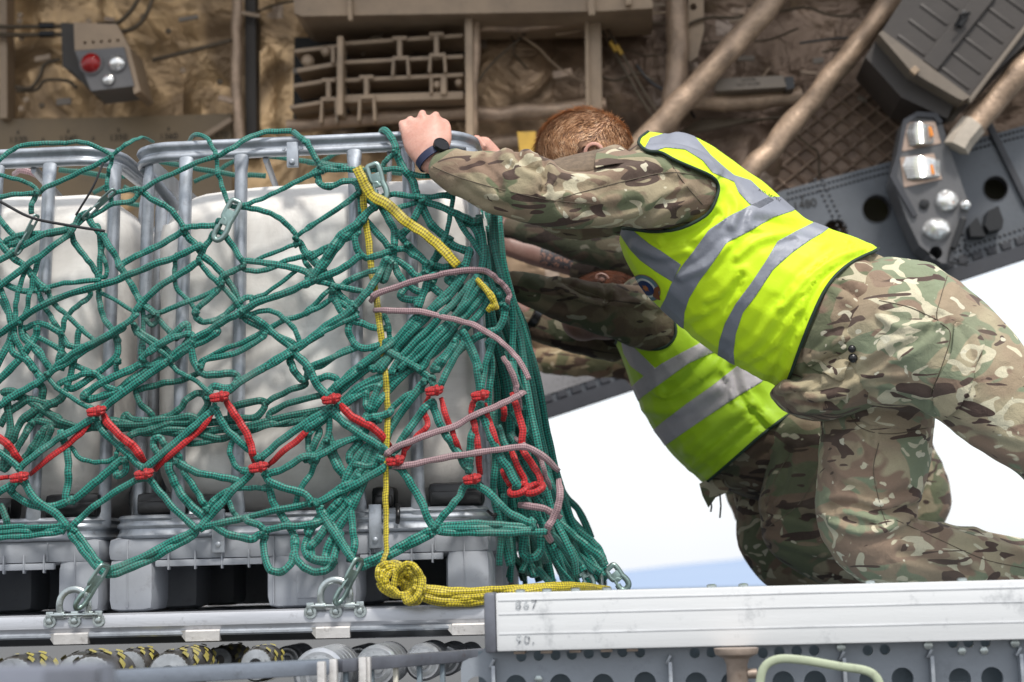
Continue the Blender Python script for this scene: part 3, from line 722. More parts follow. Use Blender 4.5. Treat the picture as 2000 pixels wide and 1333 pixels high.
# black cable ties on the left tank cage
def tie(name, pts, w, lab):
    mb = MB(); mb.tube([at(*p) for p in pts], w, 8, .5, 5); return tag(mb.obj(name, M_black), lab, 'cable tie', 'black cable ties on the cage and net')
tie('cable_tie', [(0, 394, -.09), (60, 425, -.10), (130, 440, -.10), (205, 452, -.10)], .0036, 'long black cable tie lying almost level across the net over the left tank')
tie('cable_tie', [(202, 318, -.07), (182, 365, -.08), (148, 421, -.07)], .0030, 'thin black cable tie slanting down from the corner of the left cage rail')
tie('cable_tie', [(776, 985, -.012), (777, 1000, -.028), (777, 1013, -.028), (776, 1022, -.014)], .0055, 'short black cable tie strapped round the base rail of the nearer tank')
tie('cable_tie', [(10, 1008, -.012), (11, 1018, -.032), (8, 1032, -.028)], .0055, 'short black cable tie on the base rail of the left tank')
tie('cable_tie', [(952, 998, -.0), (962, 1006, -.03), (970, 1004, -.02), (964, 1012, .0)], .004, 'curled black cable tie at the right end of the base rail')

# ------------------------------------------------------------------ aircraft pallet
M_alu = worn('pallet_aluminium', (.44, .455, .49), .42, .5, .14, 7, dirt=(.10, .09, .09), dirt_amt=.5, bumpk=.12, streak=(.35, 1, 3))
M_aludk = worn('pallet_lip_dark', (.07, .075, .08), .4, .6, .25, 8, streak=(.3, 1, 4))
M_alubright = worn('bare_aluminium', (.60, .585, .57), .38, .55, .2, 11, dirt=(.12, .09, .07), dirt_amt=.6, bumpk=.2)
M_zinc = worn('zinc_plated_steel', (.45, .50, .50), .28, .9, .25, 25, dirt=(.2, .14, .09), dirt_amt=.4)
M_hook = worn('greenish_snap_hook', (.24, .33, .31), .32, .8, .3, 20, dirt_amt=.4)
PX0, PX1, PY0, PY1 = -2.0, .20, -.11, 2.1
pal = empty('cargo_pallet', Vector((-.9, 1.0, 1.515)), 'flat aluminium cargo pallet under both tote tanks on the loader rollers', 'cargo pallet')
mb = MB(); mb.box((PX0, PY0+.03, 1.515), (PX1-.03, PY1, 1.586), .004); mb.obj('deck', M_alu, pal)
def prof_x(mb, sec, x0, x1):
    n = len(sec); V = [Vector((x, y, z)) for x in (x0, x1) for (y, z) in sec]; Fc = [(k, (k+1) % n, n+(k+1) % n, n+k) for k in range(n)]+[tuple(range(n-1, -1, -1)), tuple(range(n, 2*n))]
    return mb.add(V, Fc)
mb = MB(); prof_x(mb, [(PY0+.034, 1.589), (PY0+.012, 1.589), (PY0+.004, 1.585), (PY0, 1.576), (PY0, 1.556), (PY0+.006, 1.546), (PY0+.034, 1.546)], PX0, PX1); mb.obj('edge_rail', M_alu, pal, True, 30)
mb = MB(); prof_x(mb, [(PY0+.034, 1.5455), (PY0+.004, 1.5455), (PY0-.001, 1.541), (PY0-.001, 1.536), (PY0+.002, 1.532), (PY0+.034, 1.532)], PX0, PX1); mb.obj('edge_lip', M_galv, pal, True, 30)
mb = MB(); prof_x(mb, [(PY0+.036, 1.5318), (PY0+.004, 1.5318), (PY0+.018, 1.517), (PY0+.036, 1.517)], PX0, PX1); mb.obj('edge_groove', M_aludk, pal, True, 30)
def block_px(c, y): 
    p0, p1 = at(c-38, y, PY0), at(c+38, y, PY0)
    mb = MB(); n = [(PY0+.034, 1.5458), (PY0-.004, 1.5458), (PY0-.007, 1.542), (PY0-.007, 1.519), (PY0+.034, 1.519)]; prof_x(mb, n, p0.x+.012, p1.x)
    mb.obj('detent_block', M_alubright, pal, True, 30)
    mb = MB(); V = [Vector((p0.x+.0118, PY0-.0065, 1.545)), Vector((p0.x+.0118, PY0-.0065, 1.5195)), Vector((p0.x, PY0+.002, 1.532)), Vector((p0.x-.004, PY0+.002, 1.544))]
    V += [v+Vector((0, .02, 0)) for v in V]
    mb.add(V, [(0, 1, 2, 3), (7, 6, 5, 4), (0, 3, 7, 4), (0, 4, 5, 1), (1, 5, 6, 2), (2, 6, 7, 3)]); mb.obj('detent_cheek', M_alubright, pal, False)
for c, y in ((-125, 1255), (135, 1247), (392, 1241), (646, 1233), (912, 1224)): block_px(c, y)
mb = MB(); prof_y = [(PX1-.034, 1.589), (PX1-.004, 1.585), (PX1, 1.575), (PX1, 1.556), (PX1-.034, 1.546)]
n = len(prof_y); V = [Vector((x, y, z)) for y in (PY0, PY1) for (x, z) in prof_y]; mb.add(V, [(k, (k+1) % n, n+(k+1) % n, n+k) for k in range(n)]); mb.obj('edge_rail', M_alu, pal, True, 30)
def tie_ring(c, ux, par, lean=0.0):
    """D ring with a three-lug bracket; c on the pallet edge face, ux along the edge"""
    ux = Vector(ux); up = Vector((0, 0, 1)); outv = ux.cross(up)*-1 if ux.x == 0 else Vector((0, -1, 0))
    br = MB(); s = .001283
    for k in (-50, 0, 48):
        q = c+ux*(k*s*.95); br.lathe(q-outv*.002, outv, [(.0155, 0), (.0155, .004), (.0150, .005)], 18)
        br.obox(q+up*.014, Matrix((ux, -outv, up)).transposed(), (.018, .008, .018), .002)
    br.tube([c-ux*.058+up*.014+outv*.004, c+ux*.058+up*.014+outv*.004], .0045, 10)
    o = br.obj('ring_bracket', M_zinc, par)
    b = MB()
    for k in (-50, 0, 48): b.lathe(c+ux*(k*s*.95)+outv*.003, outv, [(.0085, 0), (.0085, .003), (.006, .006), (.003, .0065)], 12)
    b.obj('bolt', M_zinc, o)
    rg = MB(); w = .035; P = [c-ux*w*.92+up*.010+outv*.006, c-ux*w+up*.03+outv*.007]
    for k in range(9): a = math.pi*(1-k/8); P.append(c+ux*w*math.cos(a)+up*(.040+w*.98*math.sin(a))+outv*(.008+lean*math.sin(a)))
    P += [c+ux*w+up*.03+outv*.007, c+ux*w*.92+up*.010+outv*.006]
    rg.tube(P, .0088, 10, .55, 2, ref=outv); 
    for sgn in (-1, 1): rg.tube([c+ux*(sgn*w-.012)+up*.014+outv*.005, c+ux*(sgn*w+.012)+up*.014+outv*.005], .0085, 12)
    rg.obj('tie_down_ring', M_zinc, par)
c1, c2 = at(146, 1213, PY0-.002), at(656, 1195, PY0-.002)
tie_ring(c1, (1, 0, 0), pal); tie_ring(c2, (1, 0, 0), pal)
for yy in (.35, .95): tie_ring(Vector((PX1+.002, yy, 1.57)), (0, 1, 0), pal)

# ------------------------------------------------------------------ cargo loader
M_white = worn('scuffed_white_paint', (.64, .66, .675), .5, 0, .08, 3, dirt=(.30, .32, .34), dirt_amt=.8, bumpk=.1, streak=(.25, 1, 9))
M_capst = worn('worn_steel_cap', (.16, .17, .20), .45, .5, .3, 10, dirt=(.10, .07, .06), dirt_amt=.6)
M_plate = worn('bluegrey_loader_plate', (.27, .30, .34), .45, .25, .12, 5, dirt=(.12, .13, .15), dirt_amt=.35)
M_platedk = worn('loader_inner_plate', (.20, .25, .29), .5, .2, .2, 5)
M_rust = worn('rusty_steel', (.36, .29, .24), .5, .4, .4, 12, dirt=(.14, .08, .05), dirt_amt=.6)
M_hose = worn('pale_green_strap', (.36, .41, .29), .6, 0, .12, 12)
M_bearing = worn('bearing_steel', (.52, .54, .57), .28, .75, .15, 14)
M_tread = worn('black_rubber', (.05, .046, .043), .3, 0, .4, 16, dirt=(.3, .3, .3), dirt_amt=.15)
M_yel = worn('worn_yellow_paint', (.36, .31, .07), .45, 0, .3, 16, dirt=(.12, .10, .05), dirt_amt=.7)
M_hub = worn('scuffed_roller_hub', (.30, .32, .34), .4, .4, .5, 18, dirt=(.03, .03, .03), dirt_amt=.7)
ldr = empty('cargo_loader', Vector((1.0, .6, 0)), 'cargo loader with scuffed white side rail, perforated grey side plate and roller conveyor', 'cargo loader')
mb = MB(); mb.box((-.006, -.6, 1.500), (3.2, -.52, 1.618), .004)
rail = mb.obj('side_rail', M_white, ldr)
mb = MB()
for z in (1.535, 1.575, 1.603): mb.box((.0, -.6012, z-.0012), (3.19, -.59, z+.0012))
mb.obj('rail_seam', worn('rail_seam_grey', (.56, .58, .60), .5, bumpk=0), rail, False)
mb = MB(); mb.box((-.030, -.606, 1.497), (-.0065, -.516, 1.620), .007); mb.obj('end_cap', M_capst, ldr)
mb = MB()
for px in (1016, 1068, 1124, 1185, 1390, 1452, 1700, 1880):
    p = at(px, 1150, -.56); mb = MB(); mb.lathe((p.x, -.56, 1.6182), (0, 0, 1), [(.010, 0), (.010, .005), (.006, .007)], 12); mb.obj('rail_bolt', M_zinc, ldr)
mb = MB()
for px in (1016, 1068, 1124, 1185, 1235): p = at(px, 1270, -.56); mb = MB(); mb.box((p.x-.012, -.585, 1.493), (p.x+.012, -.53, 1.4995), .002); mb.obj('rail_shim', M_rust, ldr)
# stencilled figures, worn
mb = MB()
for s, px, py in (('867', 1028, 1182), ('90,', 1026, 1250)):
    p = at(px, py, -.6); V, Fc = text_shape(s, .026, lambda a, b: Vector((p.x+a, -.6022, p.z+b)), 1.25); mb.add(V, Fc)
mt, tt, tb = nt('worn_ink'); nn = nz(tt, coords(tt, 'Object'), 60, 3, .7); tt.links.new(ramp(tt, nn, [(.4, (.09, .10, .12)), (.6, (.50, .53, .55))]), tb.inputs['Base Color'])
mb.obj('stencil_numbers', mt, rail, False)
# side plate with holes
YP = -.54
def pc(px, py): q = at(px, py, YP); return (q.x, q.z)
zl = 1.30; o = [pc(904, 1290), pc(912, 1276), pc(945, 1272), pc(958, 1258), pc(968, 1240)]
xl = pc(900, 1300)[0]
outer = [(xl, 1.465), (xl+.004, 1.478), (xl+.016, 1.484), (xl+.034, 1.487), (xl+.046, 1.497), (xl+.054, 1.512), (xl+.08, 1.512), (3.2, 1.512), (3.2, zl), (xl, zl)]
holes = []; k = .00104
for px, py in ((1018, 1283), (1052, 1281), (1085, 1280), (1117, 1279), (1150, 1277), (1183, 1276), (1216, 1274), (1250, 1275), (1357, 1276), (1390, 1275), (1458, 1278), (1490, 1276), (1522, 1274), (1556, 1272), (1590, 1271), (1695, 1271), (1728, 1269), (1862, 1256), (1892, 1254), (1925, 1252)):
    x, z = pc(px, py); z = min(z, 1.494); holes.append(circ(x, z, .0108, 16))
for px, py in ((932, 1343), (1008, 1340), (1095, 1338), (1178, 1338), (1260, 1334), (1360, 1335), (1430, 1335), (1530, 1333), (1592, 1332), (1700, 1329), (1763, 1326), (1875, 1327), (1938, 1325)):
    x, z = pc(px, py); holes.append(circ(x, z, .0225, 22))
mb = MB(); mb.plate(outer, holes, lambda a, b: Vector((a, YP, b)), (0, .012, 0)); mb.obj('side_plate', M_plate, ldr, False)
mb = MB(); mb.box((xl+.03, YP+.07, 1.30), (3.2, YP+.08, 1.496)); mb.obj('inner_plate', M_platedk, ldr, False)
for px, y in ((965, 1290), (1308, 1282), (1645, 1272), (1815, 1266), (1988, 1262)):
    x, z = pc(px, y); mb = MB(); mb.box((x-.004, YP-.028, 1.30), (x+.004, YP-.001, 1.470), .0015); mb.obox(Vector((x-.003, YP-.01, 1.474)), Matrix.Rotation(.5, 3, 'Y'), (.006, .02, .02), .001); mb.obj('plate_rib', M_galv, ldr)
for px, py in ((1641, 1252), (1811, 1247), (1980, 1243)): x, z = pc(px, py); mb = MB(); mb.lathe((x, YP-.004, 1.490), (0, -1, 0), [(.009, 0), (.009, .005), (.005, .006)], 12); mb.obj('plate_bolt', M_zinc, ldr)
for px, py in ((1878, 1272), (1921, 1271), (1052, 1327)):
    x, z = pc(px, py); mb = MB(); mb.lathe((x, YP, z), (0, -1, 0), [(.0085, 0), (.0085, .006), (.0045, .007)], 6); mb.obj('plate_bolt', M_zinc, ldr)
mb = MB(); x, z = pc(1875, 1330)
for k2 in range(6): mb.tube([Vector((x-.02+.007*k2+.0035*math.cos(a), YP+.03+.008*math.sin(a), z-.006+.0)) for a in np.linspace(0, 6.28, 9)], .0015, 6)
mb.obj('spring', M_galv, ldr)
mb = MB(); p = at(1438, 1272, -.64); mb.lathe((p.x, -.64, 1.30), (0, 0, 1), [(.021, 0), (.021, .165), (.026, .178), (.042, .186), (.044, .192), (.044, .198)], 24); mb.lathe((p.x+.02, -.64, 1.447), (1, 0, 0), [(.010, 0), (.010, .018), (.006, .02)], 12); mb.obj('rail_post', M_rust, ldr)
mb = MB(); mb.tube([at(*q) for q in ((1482, 1345, -.68), (1492, 1305, -.68), (1520, 1288, -.68), (1570, 1290, -.68), (1640, 1302, -.68), (1690, 1310, -.68), (1712, 1324, -.68), (1722, 1350, -.68))], .0085, 12, .5, 6); mb.obj('green_strap', M_hose, ldr)
# deck the men kneel on, chassis and legs
mb = MB(); mb.box((.30, -.46, 1.42), (3.6, 2.6, 1.455), .003); mb.obj('deck', M_platedk, ldr)
mb = MB(); mb.box((-3.0, -.2, .75), (3.6, 2.6, 1.20), .02); mb.obj('chassis', M_silldark, ldr)
for (x, y) in ((-2.4, .1), (-2.4, 2.2), (3.0, .1), (3.0, 2.2)):
    mb = MB(); mb.lathe((x, y-.15, .42), (0, 1, 0), [(.2, 0), (.40, .01), (.42, .05), (.42, .25), (.40, .29), (.2, .30)], 28); mb.obj('wheel', M_tread, ldr)
    mb = MB(); mb.box((x-.06, y-.06, .5), (x+.06, y+.06, .80)); mb.obj('axle_leg', M_silldark, ldr)
# near conveyor rail (runs obliquely in front of the pallet)
A0, A1, A2 = at(200, 1308, -.92), at(648, 1291, -.66), at(948, 1268, -.28)
A0.z = A1.z = 1.492; A2.z = 1.492
def track(P, Q, top, mat, name, th=.012, hh=.028):
    d = (Q-P); L = d.length; d.normalize(); sd_ = Vector((d.y, -d.x, 0)); mb = MB()
    mb.obox((P+Q)/2+Vector((0, 0, top-hh/2-1.492)), Matrix((d, -sd_, Vector((0, 0, 1)))).transposed(), (L, th, hh), .003); return mb.obj(name, mat, ldr)
M_railb = worn('bluegrey_rail', (.22, .25, .30), .35, .5, .15, 6)
ext = A0+(A0-A1)*.6
track(ext, A1, 1.496, M_railb, 'conveyor_rail', .05, .030); track(A1+Vector((.01, .01, 0)), A2, 1.494, M_capst, 'conveyor_rail', .03, .026)
for k in range(14):
    u = k/13; p = ext.lerp(A1, u) if u < .5 else A1.lerp(A2, (u-.5)*2)
    mb = MB(); mb.box((p.x-.004, p.y-.004, 1.36), (p.x+.006, p.y+.02, 1.468), .002); mb.obj('conveyor_fin', M_platedk if k % 3 else worn('cream_tab', (.6, .58, .50), .5), ldr)
for (px, py, Y) in ((632, 1305, -.7), (655, 1300, -.66), (712, 1296, -.6), (720, 1296, -.58)):
    p = at(px, py, Y); mb = MB(); mb.box((p.x-.008, p.y-.03, 1.35), (p.x+.008, p.y-.012, p.z+.014), .003); mb.obj('rail_tab', M_alubright, ldr)
mb = MB(); p = at(118, 1306, -2.1); q = at(-200, 1316, -2.1); mb.box((q.x, -2.16, p.z-.09), (at(228, 1300, -2.1).x, -2.1, p.z+.006), .004)
mb.obj('near_rail', worn('near_rail_paint', (.20, .215, .26), .4, .3, .15, 4), ldr)
mb = MB(); p = at(180, 1320, -2.1); mb.box((p.x-.03, -2.18, p.z-.06), (at(232, 1320, -2.1).x, -2.161, p.z+.012), .004); mb.obj('rail_end', M_capst, ldr)
# rollers, axes running across the loader
def roller(px, py, rpx, Y0_, L, kind):
    c = at(px, py, Y0_); r = rpx*mpp(c)*(.88 if kind == 'y' else .92); 
    c.z = min(c.z, 1.508-r)
    if kind == 'w':
        mb = MB(); prof = [(r*.30, .0), (r*.86, .0), (r*.92, .004), (r, .010)]
        for k in range(5): h = .012+k*L/5; prof += [(r, h+.002), (r, h+L/5-.007), (r*.93, h+L/5-.004)]
        mb.lathe(c, (0, 1, 0), prof+[(r*.3, L+.014)], 36); o = mb.obj('roller', M_bearing, ldr, True, 25)
        mb = MB(); mb.lathe(c, (0, -1, 0), [(r*.72, -.004), (r*.72, .002), (r*.52, .004), (r*.50, -.002), (r*.34, -.002), (r*.34, .008), (r*.28, .009)], 28); mb.obj('roller_bearing', M_hub, o, True, 25)
    else:
        mb = MB(); mb.lathe(c, (0, 1, 0), [(r*.2, 0), (r*.9, .0), (r, .010), (r*1.03, L*.3), (r*1.03, L*.7), (r, L-.01), (r*.9, L)], 32); o = mb.obj('roller', M_tread, ldr, True, 30)
        yb = MB(); n = 9
        for k in range(n):
            for j in range(4):
                if random.random() < .15: continue
                a0 = 2*math.pi*(k+.5*(j % 2))/n; h0 = .006+j*L/4; V = []
                for (hh, sh) in ((h0, 0), (h0+L/4-.010, .16)):
                    for q in range(4): a = a0+sh+q*.085*(1+.4*random.random()); rr = r*1.03+.0025; V.append(c+Vector((rr*math.cos(a), hh, rr*math.sin(a))))
                yb.add(V, [(q, q+1, q+5, q+4) for q in range(3)])
        yb.obj('yellow_block', M_yel, o)
        mb = MB(); mb.lathe(c, (0, -1, 0), [(r*.92, -.002), (r*.86, .004), (r*.40, .007), (r*.34, .004), (r*.34, -.004)], 28); mb.obj('roller_hub', M_hub, o, True, 25)
for a in ((25, 1312, 52, -.45, .16, 'y'), (150, 1312, 52, -.35, .15, 'y'), (178, 1318, 58, -.45, .16, 'y'), (252, 1302, 40, -.25, .14, 'y'), (330, 1304, 50, -.40, .17, 'y'), (360, 1300, 42, -.2, .14, 'y'), (500, 1298, 38, -.30, .14, 'y'),
          (622, 1306, 56, -.40, .22, 'w'), (735, 1302, 46, -.30, .2, 'w'), (826, 1294, 40, -.15, .2, 'w'), (870, 1290, 34, .05, .2, 'w'), (905, 1284, 26, .3, .2, 'w')): roller(*a)
for px, Y in ((430, .3), (560, .5), (700, .5)): roller(px, 1290, 30, Y, .2, 'w' if px > 500 else 'y')
# ------------------------------------------------------------------ cargo net thrown over the tanks
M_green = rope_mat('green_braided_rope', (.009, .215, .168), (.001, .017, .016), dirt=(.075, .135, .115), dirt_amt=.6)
M_greendk = rope_mat('shaded_green_braided_rope', (.008, .140, .105), (.001, .016, .014), dirt=(.04, .07, .06))  # darker copy of the green rope, shade put into its colour
M_red = rope_mat('red_braided_cord', (.52, .014, .016), (.16, .004, .006), dirt=(.14, .03, .03), dirt_amt=.5)
M_mauve = rope_mat('mauve_braided_cord', (.36, .235, .25), (.15, .09, .10), dirt=(.16, .13, .13), pitch=.010)
M_yrope = rope_mat('yellow_braided_rope', (.55, .45, .020), (.14, .11, .012), dirt=(.20, .18, .12), dirt_amt=.8)
TS = 700/1998.0; TO = {'A': (0, 250), 'B': (600, 250), 'C': (0, 650), 'D': (600, 650), 'E': (0, 866), 'G': (600, 866), 'P': (0, 0)}
def TP(tile, x, y):
    if tile == 'P': return x, y
    return TO[tile][0]+x*TS, TO[tile][1]+y*TS
def ybase(py):
    """how far the hanging net stands out from the cage front, by height"""
    return float(np.interp(py, [255, 275, 300, 700, 960, 1010, 1060, 1120, 1190], [.02, -.025, -.03, -.034, -.04, -.05, -.06, -.09, -.135]))
def ropepts(tile, pts, lay):
    out = []
    for i, p in enumerate(pts):
        px, py = TP(tile, p[0], p[1]); Y = ybase(py)-lay*.007
        if len(p) > 2: Y = p[2]
        out.append(at(px, py, Y))
    return out
net = empty('cargo_net', at(560, 760, -.05), 'tangled green braided cargo net with red marker cords draped over both tote tanks', 'cargo net')
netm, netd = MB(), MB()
rr = random.Random(3)
def rope(tile, pts, w, lay=1.0, mb=None, flat=.55, sub=7, wob=True):
    P = ropepts(tile, pts, lay); r = w*(TS if tile != 'P' else 1.0)*{'A': .44, 'B': .46}.get(tile, .5)
    k = [r*mpp(p) for p in P]
    Q = [np.append(np.array(p), q) for p, q in zip(P, k)]
    Q = catmull(Q, sub)
    if wob:
        s = rr.random()*100
        for i, q in enumerate(Q):
            f = math.sin(math.pi*i/(len(Q)-1)) if len(Q) > 1 else 0
            q[1] += .010*f*noise.noise(Vector((s, i*.23, 0)))-.004*f
            q[0] += .0022*noise.noise(Vector((s, 5, i*.3))); q[2] += .0022*noise.noise(Vector((s, 9, i*.3)))
            q[3] *= 1+.14*noise.noise(Vector((s, 3, i*.35)))
    if wob:            # loose ends tuck in behind their neighbours
        for end, p in ((0, pts[0]), (-1, pts[-1])):
            if tile == 'P' or p[0] <= 0 or p[0] >= 1985 or p[1] <= 6 or p[1] >= 1325: continue
            ii = range(0, 4) if end == 0 else range(len(Q)-1, len(Q)-5, -1)
            for n_, i in enumerate(ii): f = (1-n_/4); Q[i][3] *= 1-.22*f; Q[i][1] += .016*f
    (mb or netm).tube([q[:3] for q in Q], [q[3] for q in Q], 10, flat, 0, ref=(.12*rr.uniform(-1, 1), 1, .12*rr.uniform(-1, 1)), twist=rr.uniform(-1, 1)*1.2)
    return Q
def knot(tile, x, y, r=34, lay=2.0, mb=None, Y=None):
    px, py = TP(tile, x, y); c = at(px, py, (ybase(py)-lay*.007) if Y is None else Y); k = .72*mpp(c)*(TS if tile != 'P' else 1); mb = mb or netm
    for q in range(2):
        a0 = rr.uniform(0, 3); n = 14; P = []
        ux = Vector((math.cos(a0), 0, math.sin(a0))); uy = Vector((-.4*math.sin(a0), .85, .4*math.cos(a0)))
        for i in range(n): a = 2*math.pi*i/n; P.append(c+Vector((0, -.004*q, 0))+ux*(r*.5*k*math.cos(a))+uy*(r*.42*k*math.sin(a)))
        mb.tube(P, r*.34*k, 8, .75, closed=True, ref=(ux.x, .3, ux.z))
PENDING = []
def many(tile, s, lay=1.0, mb=None):
    for line in s.strip().split('\n'):
        line = line.strip()
        if not line: continue
        w, pts = line.split(':'); pts = [tuple(float(v) for v in p.split(',')) for p in pts.split()]
        px = [TP(tile, p[0], p[1])+tuple(p[2:]) for p in pts]
        PENDING.append((px, float(w)*(1 if tile == 'P' else TS)*{'A': .88, 'B': .92}.get(tile, 1.0), lay+rr.uniform(-.4, .6), mb))
def flush():
    """build the strands; each loose end runs on to the strand lying nearest to it"""
    S = [np.array([q[:2] for q in catmull([np.array(p[:2]) for p in px], 8)]) for px, *_ in PENDING]; own = np.concatenate([[i]*len(q) for i, q in enumerate(S)]); A = np.concatenate(S)
    for i, (px, w, lay, mb) in enumerate(PENDING):
        px = list(px); O = A[own != i]
        for end in (0, -1):
            e = np.array(px[end][:2])
            if len(px[end]) > 2 or not (2 < e[0] < 1100 and e[1] < 1125): continue
            d = np.linalg.norm(O-e, axis=1); k = d.argmin()
            if 2 < d[k] < 30:
                q = tuple(O[k]+(O[k]-e)/d[k]*4)
                if end == 0: px.insert(0, q)
                else: px.append(q)
        rope('P', px, w, lay, mb)
# back ropes seen above the tanks, over the far side of the cage
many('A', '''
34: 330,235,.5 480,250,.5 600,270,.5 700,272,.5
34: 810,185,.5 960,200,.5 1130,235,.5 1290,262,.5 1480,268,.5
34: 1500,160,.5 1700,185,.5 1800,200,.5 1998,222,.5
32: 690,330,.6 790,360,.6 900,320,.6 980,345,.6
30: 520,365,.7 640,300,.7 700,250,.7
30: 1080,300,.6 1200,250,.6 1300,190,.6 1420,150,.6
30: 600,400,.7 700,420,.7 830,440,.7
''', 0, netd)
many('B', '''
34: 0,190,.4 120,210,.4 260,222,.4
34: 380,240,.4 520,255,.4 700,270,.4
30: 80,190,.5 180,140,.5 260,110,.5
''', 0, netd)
# tile A
many('A', '''
32: -60,240 0,185 60,130 130,100 250,88 370,86
30: 370,86 450,80 540,108 620,150
30: 620,155 660,130 720,85 790,55,.0 850,75,.07
34: -60,390 0,385 100,375 200,365 260,335 400,270 520,215 620,160
26: 625,165 615,230 600,290 600,350
28: -60,250 0,265 100,290 170,315 210,350
36: 205,370 180,420 175,480
34: 520,490 620,435 740,400 785,350
30: 630,375 700,350 780,342
36: 785,350 870,300 1000,240 1120,190 1210,160 1300,110 1400,50 1500,22 1625,18
30: 1050,80,.07 1085,42,.0 1150,55 1180,100 1205,150 1210,230 1225,290 1255,370 1280,430
40: 1630,20 1680,60 1720,100 1760,170 1800,230
34: 1790,240 1700,280 1600,330 1500,380 1400,420 1330,440
34: 1800,238 1900,235 2000,238
34: 1770,270 1780,310 1830,335 1900,310 1970,295 2000,320
40: 790,350 850,400 930,440 980,490 1025,560
40: 1025,555 1100,550 1190,545 1230,520
45: 1020,580 920,640 800,700 700,750 655,790
36: 1370,445 1450,460 1550,500 1620,560 1655,605
40: 1240,590 1290,650 1350,740 1360,780
30: 2000,360 1900,440 1780,520 1680,590 1650,610
28: 1650,650 1550,690 1430,740
44: 1370,745 1480,755 1600,775 1700,800 1740,840
34: 1360,790 1420,800 1500,790 1600,740 1690,715
40: 1360,770 1300,800 1240,830 1235,880
44: -40,770 0,740 100,680 250,600 400,560 480,490
42: 490,500 530,560 600,640 650,730 690,800 740,880 780,960 860,1030
32: 270,890 350,870 450,860 540,850
36: 1110,740 1150,800 1220,870 1300,950 1345,1020
34: 1740,850 1820,870 1900,890 2000,910
30: 1730,730 1850,670 2000,590
''', 2.0)
many('A', '''
45: 1030,590 1080,640 1130,710 1200,770 1260,840 1300,900 1350,1010
40: 1200,580 1150,650 1110,740
45: 1670,640 1700,690 1750,750 1830,830 1860,890
40: 400,590 420,650 480,720 530,790 550,860
35: 550,550 560,640 560,740 550,840
30: 590,600 570,700 595,760 590,830
32: 265,910 300,980 360,1030 440,1110 520,1180
38: 550,900 560,980 580,1060 630,1130 660,1190
26: 560,920 640,960 740,1020
36: -40,470 0,510 50,570 100,620
44: -40,590 0,640 70,720 150,780 200,850 260,900
40: -20,820 0,890 40,980 60,1080 80,1150 130,1250 180,1340
34: 140,800 110,900 90,1000 90,1080
36: 220,720 190,830 170,930 140,1040 110,1090
36: 200,880 240,980 290,1060 330,1130 345,1200 350,1340
36: 500,940 430,1000 370,1060 345,1140
40: 160,1110 220,1090 300,1120 340,1150 380,1210 440,1225 520,1200
38: 110,1090 140,1180 220,1240 270,1340
30: 980,730 975,800 990,900 1060,970 1095,1030
34: 1230,890 1130,940 980,1000 880,1035
38: 880,1060 930,1120 990,1180
40: 1240,880 1180,940 1110,1000 1090,1030 1100,1065 1160,1085 1230,1060 1290,1010 1350,960 1400,945 1410,990
28: 1640,810 1500,910 1420,950
36: 1850,920 1830,970 1700,1040 1600,1070 1480,1130 1350,1200 1200,1260 1120,1310
42: 1860,900 1900,970 2000,1040
44: 1350,1040 1420,1060 1500,1120 1580,1190 1640,1240
34: 1400,1040 1500,1020 1580,1060 1640,1120 1670,1190
34: 1350,1050 1400,1090 1550,1160 1640,1200
36: 750,1110 800,1150 900,1210 960,1270 950,1310
36: 780,950 800,1050 800,1150 800,1280
36: 625,1140 660,1210 650,1340
34: 1690,720 1710,760 1740,800 1760,840
44: 40,660 100,640 200,600 300,590 400,560
38: 30,640 110,600 220,590
40: 0,960 60,1040 100,1080
40: 20,870 130,910 210,905
34: 850,1100 820,1060 880,1035
''', 1.0)
# long diagonals on top
many('A', '''
45: -60,905 0,880 120,790 220,720 330,640 400,580 440,500 480,480
44: 1110,740 1060,780 900,880 800,970 750,1045
45: 1120,655 1000,710 850,770 700,830 570,880 480,900 300,960 100,1080 0,1150 -60,1180
42: 760,1045 680,1110 560,1180 440,1240 330,1320 270,1378
48: 2000,720 1900,790 1740,855 1600,920 1450,970 1350,1025 1250,1080 1150,1140 1000,1240 940,1310
50: 2000,530 1900,600 1850,680 1790,760 1740,840
46: 2000,1040 1850,1110 1750,1170 1650,1240 1500,1330
44: 790,1290 850,1230 950,1170 1040,1095
44: 830,1255 950,1180 1050,1150 1080,1170 1060,1210 960,1280
''', 3.0)
for a in ((1205,160),(785,350),(1025,565),(1790,245),(1650,620),(1360,770),(1110,740),(750,1045),(750,1100),(555,880),(240,900),(1345,1030),(1740,845),(1095,1030),(265,905),(345,1145),(110,1085),(625,165),(205,365),(480,490),(1855,905),(960,1290),(880,1045),(1240,870),(520,1190)): knot('A', *a, 40, 3)
